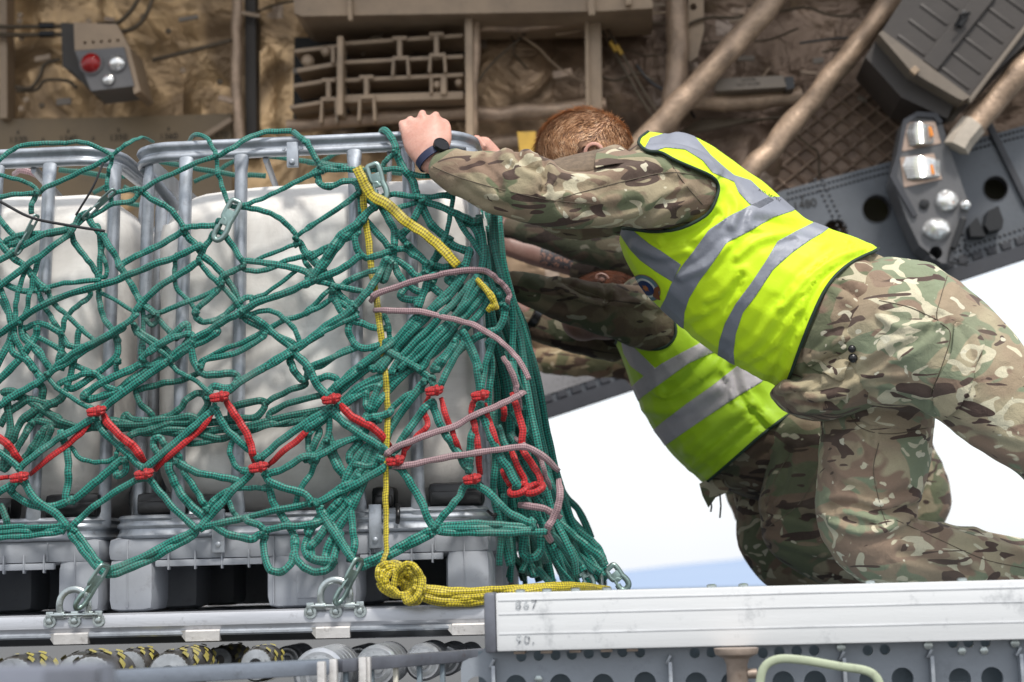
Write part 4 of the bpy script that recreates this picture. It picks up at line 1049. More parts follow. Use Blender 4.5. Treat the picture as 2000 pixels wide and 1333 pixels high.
# tile B
many('B', '''
44: 395,60,.07 420,14,.0 460,40 490,100 500,140
48: 500,150 540,230 590,300 612,372
32: 480,150 440,190 410,220 380,240
36: 0,75 30,140 75,215
32: 75,225 0,272
34: 80,230 180,215 260,240 420,235 520,235 620,268 690,270
38: 60,260 70,310 120,330 200,305 260,300 290,345
30: 290,360 200,440 100,500 0,560
38: 450,375 540,375 640,390 760,380
46: 660,410 740,440 830,480 900,510 945,522
30: 810,370 800,480 780,580 740,660 700,740 670,820
46: 400,400 430,470 480,560 490,650 470,740 430,850
42: 310,520 270,600 280,680 330,725 400,710 470,690 550,680 610,720 680,760
32: 0,710 60,690 150,650 180,640
34: 0,840 80,860 200,890 300,910 370,930
40: 690,760 760,780 820,770
''', 2.0)
many('B', '''
38: 290,370 300,430 300,480 320,520
40: 290,365 350,410 390,450
36: 640,400 560,430 500,450 440,440
48: 630,440 590,520 540,590 500,600
52: 640,440 690,540 760,600 820,660 900,690
42: 330,520 400,600 460,670
42: 500,580 560,650 650,740 660,800
48: 0,700 60,760 110,830 150,890
42: 200,880 280,830 380,800 440,770
44: 500,740 560,780 620,830
44: 490,760 510,820 560,880 640,920
30: 130,900 60,970 0,1020
42: 150,890 210,960 260,990
42: 140,930 180,1010 240,1070 300,1090 400,1120
36: 820,470 870,560 930,640 990,740
40: 680,800 740,700 800,620
34: 800,830 880,900 940,960
44: 260,1050 230,1120 260,1200 320,1230 400,1215 440,1190
34: 420,1040 450,1090 460,1150
36: 290,1220 150,1280 0,1345
46: 680,880 760,940 840,1040
42: 640,920 690,880 720,800
40: 880,930 820,880 780,850
44: 520,940 620,960 660,900
''', 1.0)
many('B', '''
50: 385,430 310,500 240,580 180,650 100,760 40,830 0,870
50: 440,740 400,820 350,900 270,990 200,1050 100,1110 0,1190
44: 690,830 650,920 620,1000
46: 900,700 840,860 700,1000 560,1150 420,1340
46: 890,800 800,930 660,1060 500,1220 380,1340
46: 920,860 850,940 720,1080 590,1210 480,1340
48: 1000,900 920,1010 800,1130 690,1260 640,1345
46: 1030,930 960,1040 850,1150 780,1260 700,1345
44: 980,880 890,980 760,1110 620,1240 520,1345
44: 440,1240 600,1330 640,1350
42: 880,1150 930,1250 960,1345
42: 830,1200 770,1290 730,1345
44: 940,840 860,1000 740,1160 560,1330
44: 300,1330 420,1240 520,1160 600,1060
''', 3.0)
for a in ((490,140),(75,225),(290,360),(320,520),(640,405),(480,670),(660,810),(150,890),(265,1000),(560,650),(40,850),(370,935),(430,1200),(690,760),(870,760)): knot('B', *a, 42, 3)
# tile C
many('C', '''
44: 340,560 380,680 385,800 370,920
46: 400,940 520,850 620,760 690,700
44: 60,880 120,930 220,970 330,960 400,930
28: 390,640 450,700 540,725 640,700 660,650
40: 690,700 705,760 660,800 640,760
50: 940,700 960,800 1000,880 1060,960 1130,1020
38: 1010,740 1060,830 1120,920 1150,970
40: 1150,990 1200,930 1280,880 1330,840
40: 860,640 860,600 900,590 930,640 1000,690
32: 1300,600 1285,660 1310,740 1360,770
30: 1340,870 1420,865 1480,870
30: 1280,940 1300,1000 1330,1030
44: 1500,870 1530,960 1580,1030 1640,1130 1650,1200 1620,1290 1560,1335 1500,1310 1470,1200 1480,1110
36: 1820,480 1730,560 1720,640 1750,710
36: 1840,490 1820,600 1770,690
44: 1830,560 1870,690 1920,790
34: 1770,710 1730,790 1670,880 1650,950
42: 1800,1000 1740,1090 1700,1190 1730,1260 1830,1285 1870,1270
44: 1640,1150 1650,1250 1700,1310 1780,1335 1850,1300 1870,1220 1900,1120
44: 70,-40 70,100 150,150 210,230
44: -20,280 100,160 180,60 210,-20
44: -20,190 50,60 80,-20
38: 130,0 200,100 280,190
32: 200,20 330,90 400,170 480,210 600,270
34: 340,0 350,80 320,180
36: 440,0 420,130 390,260 370,320
40: 640,0 660,120 560,210 420,310
36: 340,280 450,240 530,230 600,300 670,330
46: 470,350 560,290 700,220 780,180
46: 470,360 520,370 640,330 740,260 900,150
40: 800,0 790,100 820,180 900,170 1000,100 1060,30
36: 1120,200 1150,150 1300,120 1450,40 1480,0
44: 1640,110 1620,150 1640,210 1690,265 1725,220
34: 1720,210 1800,180 1900,110 2000,80
40: 1770,260 1850,245 1885,280 1840,330
''', 1.0)
many('C', '''
40: 60,350 180,380 250,440 350,500 500,530 700,520 900,510 1060,500
42: 160,480 300,510 450,540 640,500 800,560 1000,540 1200,590 1300,570
44: 620,490 800,530 1000,560 1250,540 1400,520 1600,470 1820,430
44: 640,540 850,500 1050,470 1150,500 1300,490
40: 1300,420 1440,380 1480,400 1430,470 1300,480 1180,500
36: 1490,390 1600,330 1700,290
38: 1500,460 1600,400 1800,350 1900,330
34: 1050,620 1200,600 1350,560 1500,520 1700,460
40: 1380,540 1500,510 1650,500 1820,440
40: 700,460 760,490 900,480 1000,430 1060,360 1130,340 1160,400 1110,470
36: 760,330 790,400 850,460
36: 780,320 880,290 1000,270 1100,230
46: 70,600 120,500 200,430 240,330
46: 110,620 170,520 260,420 340,370
46: 40,380 60,520 40,640 20,760
40: 200,650 250,540 290,540 230,650 180,700
36: 120,720 180,640 230,560
44: 0,520 60,440 160,380 300,400
44: 20,330 100,340 220,420 330,480
40: 180,500 150,560 100,640 70,720
40: 0,960 40,1040 30,1120
44: 700,600 760,560 850,540 950,500
''', .4, netd)
many('C', '''
42: -60,450 0,410 100,340 200,290 270,235 400,150 520,70 640,5 690,-30
46: 1210,0 1080,70 960,150 850,220 740,300 640,370 555,435
44: 1800,0 1640,90 1500,180 1350,270 1250,345
28: 260,240 320,310 400,360 505,425
28: 940,165 1000,220 1080,260 1180,345
30: 760,0 840,60 945,145
42: 1060,40 1080,150 1130,230 1230,232 1310,230 1325,270 1280,310 1190,300
46: 1640,110 1720,190 1760,280 1830,355
44: 520,480 400,550 270,630 120,745
38: 530,480 580,560 680,650 785,745
38: 770,815 620,910 500,990 410,1075
40: 830,815 900,900 1000,1010 1090,1090
44: 1190,430 1080,530 960,630 820,745
42: 1200,430 1260,530 1350,620 1440,695
46: 1400,785 1320,860 1220,970 1120,1085
44: 1475,785 1510,830 1600,870 1700,900 1740,950
44: 1830,430 1700,510 1560,610 1460,695
44: 1850,440 1920,510 2000,555
40: -60,640 0,670 60,710 110,755
40: 80,840 0,890 -60,930
46: 130,830 200,930 300,1000 370,1075
30: -60,1092 100,1082 200,1088 340,1078
30: -60,1118 100,1108 200,1112 345,1096
30: -60,1146 100,1140 200,1130 345,1110
42: 395,1115 460,1210 530,1290 590,1345
40: 420,1105 490,1200 560,1290 605,1345
44: 1080,1105 940,1175 800,1250 640,1315 590,1335
42: 1085,1125 960,1200 820,1275 660,1340 600,1350
40: 1130,1085 1300,1050 1500,1000 1730,950
44: 1210,1090 1300,1130 1400,1150 1455,1125
40: 1380,1050 1440,1070 1480,1105
40: 1490,1100 1580,1080 1700,1075 1790,1055
44: 1780,950 1900,870 2000,815
40: 1780,990 1850,1100 1920,1200 1985,1285
42: 990,725 1100,780 1200,800 1310,820
42: 1500,790 1600,750 1700,690 1770,690 1900,620 2000,575
''', 2.6)
for a in ((265,235),(950,155),(1640,90),(380,1085),(1100,1090),(1750,955),(800,755),(110,770),(1450,700),(980,720),(695,710),(1470,1110),(400,940),(470,360),(345,130),(660,160),(1150,990),(540,470),(1200,410),(1840,415),(1760,705),(1730,220),(1120,195)): knot('C', *a, 42, 3.2)
# tile D
many('D', '''
46: 760,0 600,150 450,230 270,320 160,420
46: 820,0 700,120 520,240 300,330 190,410
44: 640,0 480,120 300,230 180,330
44: 560,20 400,140 280,220 170,300
44: 460,50 330,160 230,240 150,330
44: 700,40 560,190 400,280 260,370 150,440
46: 650,280 560,400 460,540 430,640 380,740
42: 450,95 600,190 690,260
40: 760,20 660,90 630,160 650,230 700,250
34: 640,320 560,350 450,440 390,490
42: 330,320 330,400 370,460 400,500
42: 400,300 360,400 330,470 300,600
44: 300,600 235,690 270,740 375,745
42: 0,710 120,640 280,585
44: 110,590 140,700 200,790
40: 70,560 20,680 45,720 100,600
44: 60,960 130,1060 200,1170 262,1275
44: 240,950 255,1080 265,1180 240,1265
48: 400,640 330,800 260,960 180,1080 110,1210 100,1270
48: 350,760 250,920 160,1020 60,1150 20,1200 40,1260 150,1275
46: 330,640 240,760 200,900 250,960
44: 380,600 300,760 180,930 140,980 60,1060 0,1100
44: 600,180 480,300 380,420 320,560
''', 1.4)
many('D', '''
44: 140,435 230,520 350,600 460,665
44: 130,440 60,500 0,540
40: 880,40 940,180 962,330
38: 1040,40 990,190 970,330
40: 890,30 800,180 730,310
46: 690,390 620,470 540,580 500,650
46: 705,420 740,510 800,610 860,700 900,765
42: 960,400 940,500 910,620 905,745
50: 970,420 1010,540 1060,660 1120,760 1170,850
42: 885,850 840,930 760,1020 722,1080
46: 950,850 1040,920 1120,1000 1240,1060
44: 450,735 300,830 180,890 60,950
46: 520,760 580,850 640,950 685,1060
48: 680,1110 560,1170 430,1240 300,1295
44: 690,1125 570,1185 440,1255 305,1305
40: 740,1080 900,1066 1100,1072 1250,1090
40: 740,1098 900,1092 1100,1095 1260,1098
40: 740,1112 900,1116 1100,1116 1310,1110
42: 340,480 400,470 470,440
''', 2.8)
for a in ((710,1085),(60,955),(900,770),(490,690),(700,255),(1260,1085),(110,600),(400,490),(150,1270),(650,280),(700,390),(960,410),(420,640)): knot('D', *a, 44, 3.4)
# the gathered side of the net: ropes hanging and fanning out over the right hand face
for k in range(64):
    u = k/63; j = lambda s: rr.uniform(-s, s); d = rr.random()
    Y = .02+d*1.15
    y0 = 430+j(30)
    top = 900+u*70; P = []
    for (py, xl, xr) in ((y0, 925, 972), (540, 935, 985), (650, 955, 1022), (760, 970, 1048), (880, 975, 1075), (1000, 980, 1112), (1080, 985, 1150), (1130+j(14), 985, 1185)):
        uu = min(1, max(0, u+j(.07))); x = xl+(xr-xl)*uu+j(7)*min(1, (py-400)/300)
        P.append((x, py, Y*(.6+.4*min(1, (py-430)/500))+j(.03)))
    if u < .55 and rr.random() < .75: P = P[:rr.choice((5, 6, 8))] if rr.random() < .5 else P[rr.choice((0, 1, 2)):]
    rope('P', P, 15+j(2.5), 0, netd if d > .5 else netm)
for k in range(26):   # cross strands of the mesh in the gathered part
    y = 470+k*25; xr = float(np.interp(y, [430, 650, 880, 1130], [970, 1020, 1072, 1180])); xl = float(np.interp(y, [430, 880, 1130], [930, 980, 990]))
    j = lambda s: rr.uniform(-s, s); a = rr.uniform(xl, xr-20); b = min(xr, a+rr.uniform(20, 70)); Y = rr.uniform(0, .7)
    rope('P', [(a, y+j(20), Y), ((a+b)/2, y+40+j(15), Y-.03), (b, y+90+j(20), Y+.05)], 15, 0)
many('D', '''
46: 1200,270,.9 1290,480,.9 1350,700,.85 1430,900,.8 1520,1000,.75 1580,1140,.7
44: 1170,180,.8 1250,420,.8 1330,660,.8 1390,850,.7 1460,1020,.6 1540,1120,.6
50: 1360,1130,.1 1430,1200,.15 1500,1270,.2 1540,1330,.2
50: 1400,1050,.2 1480,1130,.2 1560,1190,.2 1640,1260,.2 1660,1300,.2
48: 1380,1150,.2 1470,1220,.25 1570,1290,.3 1640,1340,.3
46: 1500,1100,.4 1590,1170,.4 1640,1240,.4 1650,1320,.4
46: 1320,1110,.0 1400,1160,.1 1450,1230,.15 1520,1300,.2
50: 1210,1130,.05 1200,1220,.05 1250,1260,.05 1300,1220,.05 1300,1130,.05
42: 1100,760,.0 1160,850,.0 1220,960,.0 1260,1060,.0
46: 1200,900,.1 1260,1000,.1 1330,1090,.1
40: 1010,60,-.02 1030,200,-.02 1010,380,-.02 1020,600,-.02
44: 1060,520,-.03 1110,640,-.03 1180,740,-.03 1240,860,-.03 1300,960,-.02
44: 1130,560,-.02 1200,680,-.03 1260,800,-.03 1320,920,-.02
42: 1040,420,-.01 1050,700,.0 1040,900,.0 1080,1100,.0 1070,1300,.0
42: 1100,900,.0 1090,1100,.02 1130,1300,.02
''', 2)
many('P', '''
14: 962,470,-.02 980,540,-.03 1002,610,-.02 1000,690,.0 1010,760,.0
15: 948,480,-.03 960,560,-.04 985,600,-.05 975,640,-.05 930,660,-.05 880,700,-.05
15: 935,420,-.03 945,500,-.04 930,560,-.05 905,620,-.05
15: 965,415,-.01 968,500,-.01 975,560,-.02
16: 900,430,-.03 930,450,-.03 950,520,-.03
''', 0)
knot('P', 972, 575, 24, 0, None, -.05); knot('P', 985, 600, 24, 0, None, -.05)
flush()
n1 = netm.obj('netting', M_green, net, True, None)
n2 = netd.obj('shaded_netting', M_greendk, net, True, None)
# red marker cords: one part each
def red(pts, w=40, lay=3.2, tile='C', Y=None):
    mb = MB(); rope(tile, pts, w, lay, mb, .4); mb.obj('red_cord', M_red, net, True, None)
for pts, w in (([(500,482),(460,555),(350,645),(150,790)],38), ([(560,450),(620,520),(690,590),(750,640),(800,725)],46), ([(1185,415),(1150,505),(1000,645),(850,765)],36), ([(1250,370),(1310,460),(1370,550),(1405,640),(1412,725)],44),
               ([(1825,405),(1720,545),(1600,645),(1480,745)],36), ([(-60,560),(0,590),(60,640),(110,725)],46), ([(50,800),(-60,830)],30)): red(pts, w, 2.4 if w < 40 else 3.6)
for pts, w in (([(170,390),(240,460),(330,510),(400,560),(460,635)],46), ([(672,350),(655,440),(672,520),(600,590),(550,650),(520,720)],34), ([(740,360),(780,480),(820,580),(852,665)],34), ([(932,370),(918,440),(940,540),(952,640),(962,790)],40), ([(990,390),(1010,480),(1050,590),(1082,685)],34)): red(pts, w, 3.4, 'D')
for pts, w in (([(1140,330,-.05),(1170,430,-.05),(1200,530,-.05),(1200,640,-.05),(1260,740,-.05),(1300,830,-.05),(1230,885,-.05)],40), ([(1130,640,-.05),(1170,740,-.05),(1212,830,-.05),(1150,875,-.05)],38), ([(1060,390,-.04),(1100,430,-.04),(1090,490,-.04)],36), ([(1080,760,-.04),(1110,820,-.04),(1150,880,-.04)],28)): red(pts, w, 0, 'D')
red([(925,880,-.05),(940,905,-.06),(925,940,-.05)], 30, 0, 'B')
def redknot(tile, x, y, w=95, h=30, lay=4.6, ang=.12):
    px, py = TP(tile, x, y); c = at(px, py, ybase(py)-lay*.007); k = mpp(c)*TS; mb = MB()
    for s in (-.28, .30):
        P = []
        for i in range(16):
            a = 2*math.pi*i/16; P.append(c+Vector((w*.5*k*math.cos(a)*(.9 if s < 0 else 1), .010*math.sin(a)-.004, s*h*k+h*.35*k*math.sin(a)+ang*w*.5*k*math.cos(a))))
        mb.tube(P, h*.40*k, 8, .75, closed=True)
    mb.tube([c+Vector((w*.16*k, -.012, -h*.9*k)), c+Vector((w*.24*k, -.020, 0)), c+Vector((w*.14*k, -.012, h*.9*k))], h*.42*k, 8, .6, 3)
    mb.obj('red_knot', M_red, net, True, None)
for a in ((540,440),(1225,360),(1848,372),(110,808),(805,790),(1442,752)): redknot('C', *a)
for a in ((492,715),(710,325),(965,352),(920,818)): redknot('D', *a, 88)
for px, py in ((1013, 957), (1044, 955)):
    mb = MB(); c = at(px, py, -.06)
    mb.tube([c+Vector((.021*math.cos(a), .012*math.sin(a), .010*math.sin(a)+.006*math.cos(a))) for a in np.linspace(0, 6.28, 16)[:-1]], .0085, 8, .8, closed=True); mb.obj('red_knot', M_red, net, True, None)
# snap hooks
def snap_hook(p, q, w, name='snap_hook', roll=0.0):
    """flat forged hook between p and q: eye at p, hook loop at q"""
    ax = (q-p); L = ax.length; ax.normalize(); side = ax.cross(Vector((0, 1, 0))).normalized(); side = (side*math.cos(roll)+Vector((0, 1, 0))*math.sin(roll)).normalized(); nn_ = ax.cross(side)
    X = lambda a, b, c=0: p+ax*(a*L)+side*(b*w)+nn_*c
    mb = MB(); mb.tube([X(.02, 0), X(.03, .5), X(.2, .62), X(.5, .55), X(.62, .5)], w*.30, 8, .7, 4, ref=nn_)
    mb.tube([X(.02, 0), X(.04, -.5), X(.2, -.6), X(.45, -.55), X(.5, -.1), X(.6, .1)], w*.30, 8, .7, 4, ref=nn_)
    mb.tube([X(.5, .5), X(.75, .62), X(.93, .45), X(1.0, 0), X(.94, -.45), X(.8, -.55), X(.68, -.5)], w*.33, 10, .8, 5, ref=nn_)
    o = mb.obj(name, M_hook, net, True, 60)
    g = MB(); g.obox((X(.30, 0)+X(.58, -.1))/2, Matrix((ax, side, nn_)).transposed(), (L*.38, w*1.05, w*.35), .002)
    g.tube([X(.45, -.4, .002), X(.6, -.52, .002), X(.74, -.52, .002)], w*.16, 8, .7); g.obj('gate', M_hook, o, True, 40)
def hk(t_, a, b, w, lay=4, Y=None, roll=0.0):
    (x0, y0), (x1, y1) = TP(t_, *a), TP(t_, *b)
    snap_hook(at(x0, y0, ybase(y0)-lay*.007 if Y is None else Y), at(x1, y1, ybase(y1)-lay*.007 if Y is None else Y), w, roll=roll)
hk('A', (1320, 405), (1205, 625), .022); hk('A', (640, 345), (465, 505), .012, roll=1.0); hk('A', (208, 485), (92, 705), .012, roll=1.0); hk('B', (360, 205), (425, 405), .024)
snap_hook(at(207, 1104, -.125), at(150, 1189, -.145), .020, roll=.9); snap_hook(at(703, 1092, -.125), at(657, 1179, -.145), .020, roll=.9)
snap_hook(at(1128, 1092, .25), at(1156, 1150, .25), .020, roll=.4); snap_hook(at(1190, 1108, .4), at(1224, 1150, .4), .024)
# ------------------------------------------------------------------ mauve lashing cords
def cord(name, tile, pts, w, mat, label, cat, group=None, lay=5, flat=.45):
    mb = MB(); rope(tile, pts, w, lay, mb, flat); return tag(mb.obj(name, mat, None, True, None), label, cat, group)
MG = 'mauve lashing cords tied round the net'
cord('lashing_cord', 'B', [(345,965),(400,920),(550,870),(700,830),(850,800),(980,795),(1040,830),(1085,870),(1115,905),(1125,940),(1110,990)], 38, M_mauve, 'topmost mauve cord, arching across the gathered green ropes to the corner', 'cord', MG)
cord('lashing_cord', 'B', [(365,1010),(500,1020),(650,1030),(800,1065),(900,1090),(1000,1140),(1080,1190),(1150,1260),(1200,1320),(1235,1405)], 38, M_mauve, 'mauve cord running down to the right just below the topmost arching cord', 'cord', MG)
cord('lashing_cord', 'D', [(435,700),(470,655),(620,590),(800,530),(960,450),(1080,400),(1180,350),(1212,325)], 38, M_mauve, 'straight mauve cord rising to the right from a red knot', 'cord', MG)
cord('lashing_cord', 'D', [(450,745),(560,740),(700,710),(880,680),(1050,655),(1200,640),(1290,670),(1405,770)], 38, M_mauve, 'mauve cord lying nearly level above the black corner feet of the tank', 'cord', MG)
cord('lashing_cord', 'D', [(1090,130,-.03),(1130,200,-.03),(1160,280,-.03),(1172,340,-.03),(1188,430,-.02)], 34, M_mauve, 'short mauve cord hanging steeply among the gathered side ropes', 'cord', MG)
cord('lashing_cord', 'D', [(1150,580,-.04),(1200,620,-.05),(1290,690,-.05),(1330,800,-.04),(1355,870,-.03)], 28, M_mauve, 'thin mauve cord end tucked beside the lowest red cords', 'cord', MG)
cord('lashing_cord', 'D', [(1175,960,-.06),(1280,972,-.07),(1360,1000,-.07),(1412,1032,-.05)], 40, M_mauve, 'short level mauve cord below the two lowest red knots', 'cord', MG)
cord('lashing_cord', 'D', [(1400,815,-.06),(1410,900,-.08),(1390,1000,-.08),(1350,1070,-.08),(1335,1120,-.07),(1360,1165,-.05)], 42, M_mauve, 'lowest mauve cord, curling downward at the outer foot of the net', 'cord', MG)
cord('lashing_cord', 'A', [(60,250,.3),(140,240,.28),(240,280,.3)], 40, M_mauve, 'mauve cord behind the top rail of the left cage', 'cord', MG)
# ------------------------------------------------------------------ yellow straps and rope
cord('tension_strap', 'P', [(705,326,-.05),(708,366,-.05),(712,418,-.045),(721,474,-.045),(726,530,-.045),(733,565,-.045),(740,618,-.045),(745,660,-.045),(752,720,-.045),(756,770,-.05),(757,825,-.055),(754,912,-.06),(754,965,-.065),(754,1028,-.085),(754,1075,-.11),(748,1100,-.12)], 14, M_yrope, 'narrow yellow strap hanging straight down the front of the nearer tank', 'strap', None, 0, .35)
cord('tension_strap', 'P', [(698,328,-.07),(712,360,-.075),(728,385,-.07),(757,400,-.07),(792,432,-.07),(828,457,-.07),(859,481,-.07),(895,520,-.065)], 21, M_yrope, 'broad yellow strap slanting down from the hook to the gathered ropes', 'strap', None, 0, .22)
mb = MB()
for k in range(5): rope('P', [(930+k*3, 545+k*4, -.06), (948+k*3, 565+k*3, -.075), (962+k*2, 590+k*3, -.075), (952+k*4, 608-k*2, -.07)], 11, 0, mb, .7)
tag(mb.obj('rope_end', M_yrope, None, True, None), 'short frayed yellow rope end poking out of the gathered green ropes', 'rope')
mb = MB()
def coil(cx, cy, rx, ry, a0, a1, w, Y, tilt=0.0, n=14):
    P = []
    for i in range(n+1):
        a = a0+(a1-a0)*i/n; x, y = rx*math.cos(a), ry*math.sin(a); P.append((cx+x*math.cos(tilt)-y*math.sin(tilt), cy+x*math.sin(tilt)+y*math.cos(tilt), Y-.018*math.sin(a*.5+.5)))
    rope('P', P, w, 0, mb, .75, 3)
for k in range(4): coil(772+k*5, 1132+k*3, 36-4*k, 30-3*k, -2.6, 2.4, 13, -.125-.006*k, .5)
for k in range(3): coil(760+k*8, 1122+k*7, 22, 20, 1.2, 5.6, 13, -.13, .3)
coil(796, 1140, 26, 38, -3.4, 1.2, 13, -.175, .1); coil(796, 1138, 18, 22, -3.6, .6, 12, -.165, .2)
for k in range(4): coil(800+k*5, 1150, 12, 28, -1.6, 2.6, 12, -.15, .1)
for k in range(7):
    o1 = -18+k*6
    rope('P', [(770+k*4, 1118+k*7, -.13), (800, 1150+o1*.55, -.135), (850, 1163+o1*.75, -.125-.004*(k % 3)), (910, 1166+o1*.7, -.12-.004*(k % 2)), (970, 1160+o1*.55, -.10), (1040, 1150+o1*.25, -.06-.003*k), (1100, 1146+o1*.2, -.02), (1150, 1148+o1*.1, .05), (1190, 1152, .12)], 13, 0, mb, .7)
tag(mb.obj('tie_rope', M_yrope, None, True, None), 'knotted bundle of yellow braided rope lying along the pallet edge', 'rope')
# ------------------------------------------------------------------ people
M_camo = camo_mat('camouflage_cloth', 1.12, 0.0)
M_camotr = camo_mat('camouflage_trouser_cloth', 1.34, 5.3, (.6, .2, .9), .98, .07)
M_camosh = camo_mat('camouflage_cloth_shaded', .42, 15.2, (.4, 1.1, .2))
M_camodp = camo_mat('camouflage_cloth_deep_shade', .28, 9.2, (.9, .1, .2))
M_camodk = camo_mat('camouflage_cloth_half_shade', .72, 11.7, (.4, 1.1, .2))  # dimmed for the rear men, their shade put into the colour
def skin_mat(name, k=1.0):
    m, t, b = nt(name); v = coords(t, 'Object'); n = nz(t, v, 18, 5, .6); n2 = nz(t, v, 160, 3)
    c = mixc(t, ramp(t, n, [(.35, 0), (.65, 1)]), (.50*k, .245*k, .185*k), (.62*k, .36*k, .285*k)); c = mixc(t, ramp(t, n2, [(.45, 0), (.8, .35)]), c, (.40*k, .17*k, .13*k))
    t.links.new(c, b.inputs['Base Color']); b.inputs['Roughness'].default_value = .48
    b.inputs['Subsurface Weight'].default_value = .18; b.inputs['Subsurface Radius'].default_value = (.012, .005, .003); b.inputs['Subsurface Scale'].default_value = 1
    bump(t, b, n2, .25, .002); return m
M_skin = skin_mat('skin'); M_skindk = skin_mat('shaded_skin', .34)  # second tone dimmed: shade among the rear men put into the skin
def vest_mat(name, col, dirt=.15):
    m, t, b = nt(name); v = coords(t, 'Object'); n = nz(t, v, 4, 6, .62); n2 = nz(t, v, 300, 2); n3 = nz(t, coords(t, 'Object', (1, 1, 1)), 22, 4, .6, .5)
    c = mixc(t, ramp(t, n, [(.5, 0), (.8, dirt)]), col, [x*.55 for x in col]); t.links.new(c, b.inputs['Base Color'])
    b.inputs['Roughness'].default_value = .55; b.inputs['Specular IOR Level'].default_value = .35; b.inputs['Sheen Weight'].default_value = .1
    b.inputs['Transmission Weight'].default_value = 0
    mx = N(t, 'ShaderNodeMath', operation='MULTIPLY_ADD'); t.links.new(n2, mx.inputs[0]); mx.inputs[1].default_value = .08; t.links.new(n3, mx.inputs[2]); bump(t, b, mx.outputs[0], .14, .012); return m
M_vest = vest_mat('hi_vis_yellow', (.58, .84, .008)); M_vest2 = vest_mat('hi_vis_yellow_grubby', (.34, .55, .012), .75)  # second vest: shade put into the darker yellow, plus grubby blotches
M_refl = worn('reflective_tape', (.23, .245, .29), .5, .15, .15, 7, dirt=(.12, .12, .14), dirt_amt=.3, bumpk=.3)
M_refl2 = worn('reflective_tape_dull', (.40, .375, .41), .55, .1, .12, 7, dirt=(.2, .19, .2), dirt_amt=.3, bumpk=.3)
M_pipe_g = worn('dark_green_binding', (.010, .028, .018), .7, 0, .3, 20)
M_seam = worn('seam_shadow', (.13, .105, .075), .9, 0, .3, 30, bumpk=0)  # darker camouflage tone of the stitched seams
M_fuzz = worn('brown_fleece', (.17, .125, .085), .95, 0, .35, 60, bumpk=.6, fine=400)
M_hairbase = worn('ginger_hair_base', (.27, .145, .085), .7, 0, .4, 25)
def hair_mat():
    m, t, b = nt('ginger_hair'); n = nz(t, coords(t, 'Object'), 45, 3, .7)
    t.links.new(ramp(t, n, [(.3, (.24, .11, .05)), (.5, (.50, .27, .135)), (.72, (.80, .56, .36))]), b.inputs['Base Color']); b.inputs['Roughness'].default_value = .38; return m
M_hair = hair_mat()
M_strap = worn('navy_watch_strap', (.012, .018, .06), .5, 0, .2, 20); M_watch = worn('black_watch_case', (.010, .010, .012), .12, .3, .2, 20, dirt_amt=.1)

def P3(px, py, Y): return np.array(at(px, py, Y))
def loft(rings, n=22, sub=5, cap=.8):
    """rings (px,py,half width px,Y,half depth m) -> closed tapering body section"""
    Q = []
    for (px, py, hw, Y, hd) in rings:
        c = at(px, py, Y); Q.append(np.array((c.x, c.y, c.z, hw*mpp(c), hd)))
    Q = catmull(Q, sub); Q = [np.array(q) for q in Q]
    pos = np.array([q[:3] for q in Q]); T = np.gradient(pos, axis=0); T /= np.linalg.norm(T, axis=1)[:, None]
    # rounded ends
    def end(q, t, s):
        r = min(q[3], q[4])*cap; return [np.concatenate([q[:3]+t*s*r*math.sin(a), q[3:]*math.cos(a)]) for a in (math.pi*.17, math.pi*.33, math.pi*.45)]
    A = end(Q[0], T[0], -1)[::-1]; B = end(Q[-1], T[-1], 1)
    Q = A+Q+B; T = np.concatenate([[T[0]]*3, T, [T[-1]]*3])
    V = []; 
    for q, t in zip(Q, T):
        e1 = np.array((0, 1, 0.0)); e1 = e1-t*e1.dot(t); e1 /= np.linalg.norm(e1); e2 = np.cross(t, e1)
        for k in range(n):
            a = 2*math.pi*k/n; V.append(q[:3]+e2*q[3]*math.cos(a)+e1*q[4]*math.sin(a))
    m = len(Q); Fc = [(i*n+k, i*n+(k+1) % n, (i+1)*n+(k+1) % n, (i+1)*n+k) for i in range(m-1) for k in range(n)]
    Fc += [tuple(range(n-1, -1, -1)), tuple((m-1)*n+k for k in range(n))]
    return V, Fc
def voxel(parts, vox=.006, smooth=4):
    mb = MB()
    for p in parts: mb.add(p[0], p[1])
    me = bpy.data.meshes.new('v'); me.from_pydata(mb.v, [], mb.f); bm = bmesh.new(); bm.from_mesh(me); bmesh.ops.recalc_face_normals(bm, faces=bm.faces[:]); bm.to_mesh(me); bm.free()
    o = bpy.data.objects.new('v', me); COL.objects.link(o)
    md = o.modifiers.new('r', 'REMESH'); md.mode = 'VOXEL'; md.voxel_size = vox
    if smooth: s = o.modifiers.new('s', 'SMOOTH'); s.iterations = smooth; s.factor = .5
    tr = o.modifiers.new('t', 'TRIANGULATE')
    dg = bpy.context.evaluated_depsgraph_get(); ev = o.evaluated_get(dg); mm = ev.to_mesh()
    V = np.zeros(len(mm.vertices)*3); mm.vertices.foreach_get('co', V); V = V.reshape(-1, 3)
    Fc = np.zeros(len(mm.polygons)*3, dtype=np.int64); mm.polygons.foreach_get('vertices', Fc); Fc = Fc.reshape(-1, 3)
    ev.to_mesh_clear(); bpy.data.objects.remove(o); bpy.data.meshes.remove(me); return V, Fc
def normals(V, Fc):
    n = np.cross(V[Fc[:, 1]]-V[Fc[:, 0]], V[Fc[:, 2]]-V[Fc[:, 0]]); out = np.zeros_like(V)
    for k in range(3): np.add.at(out, Fc[:, k], n)
    return out/(np.linalg.norm(out, axis=1)[:, None]+1e-12)
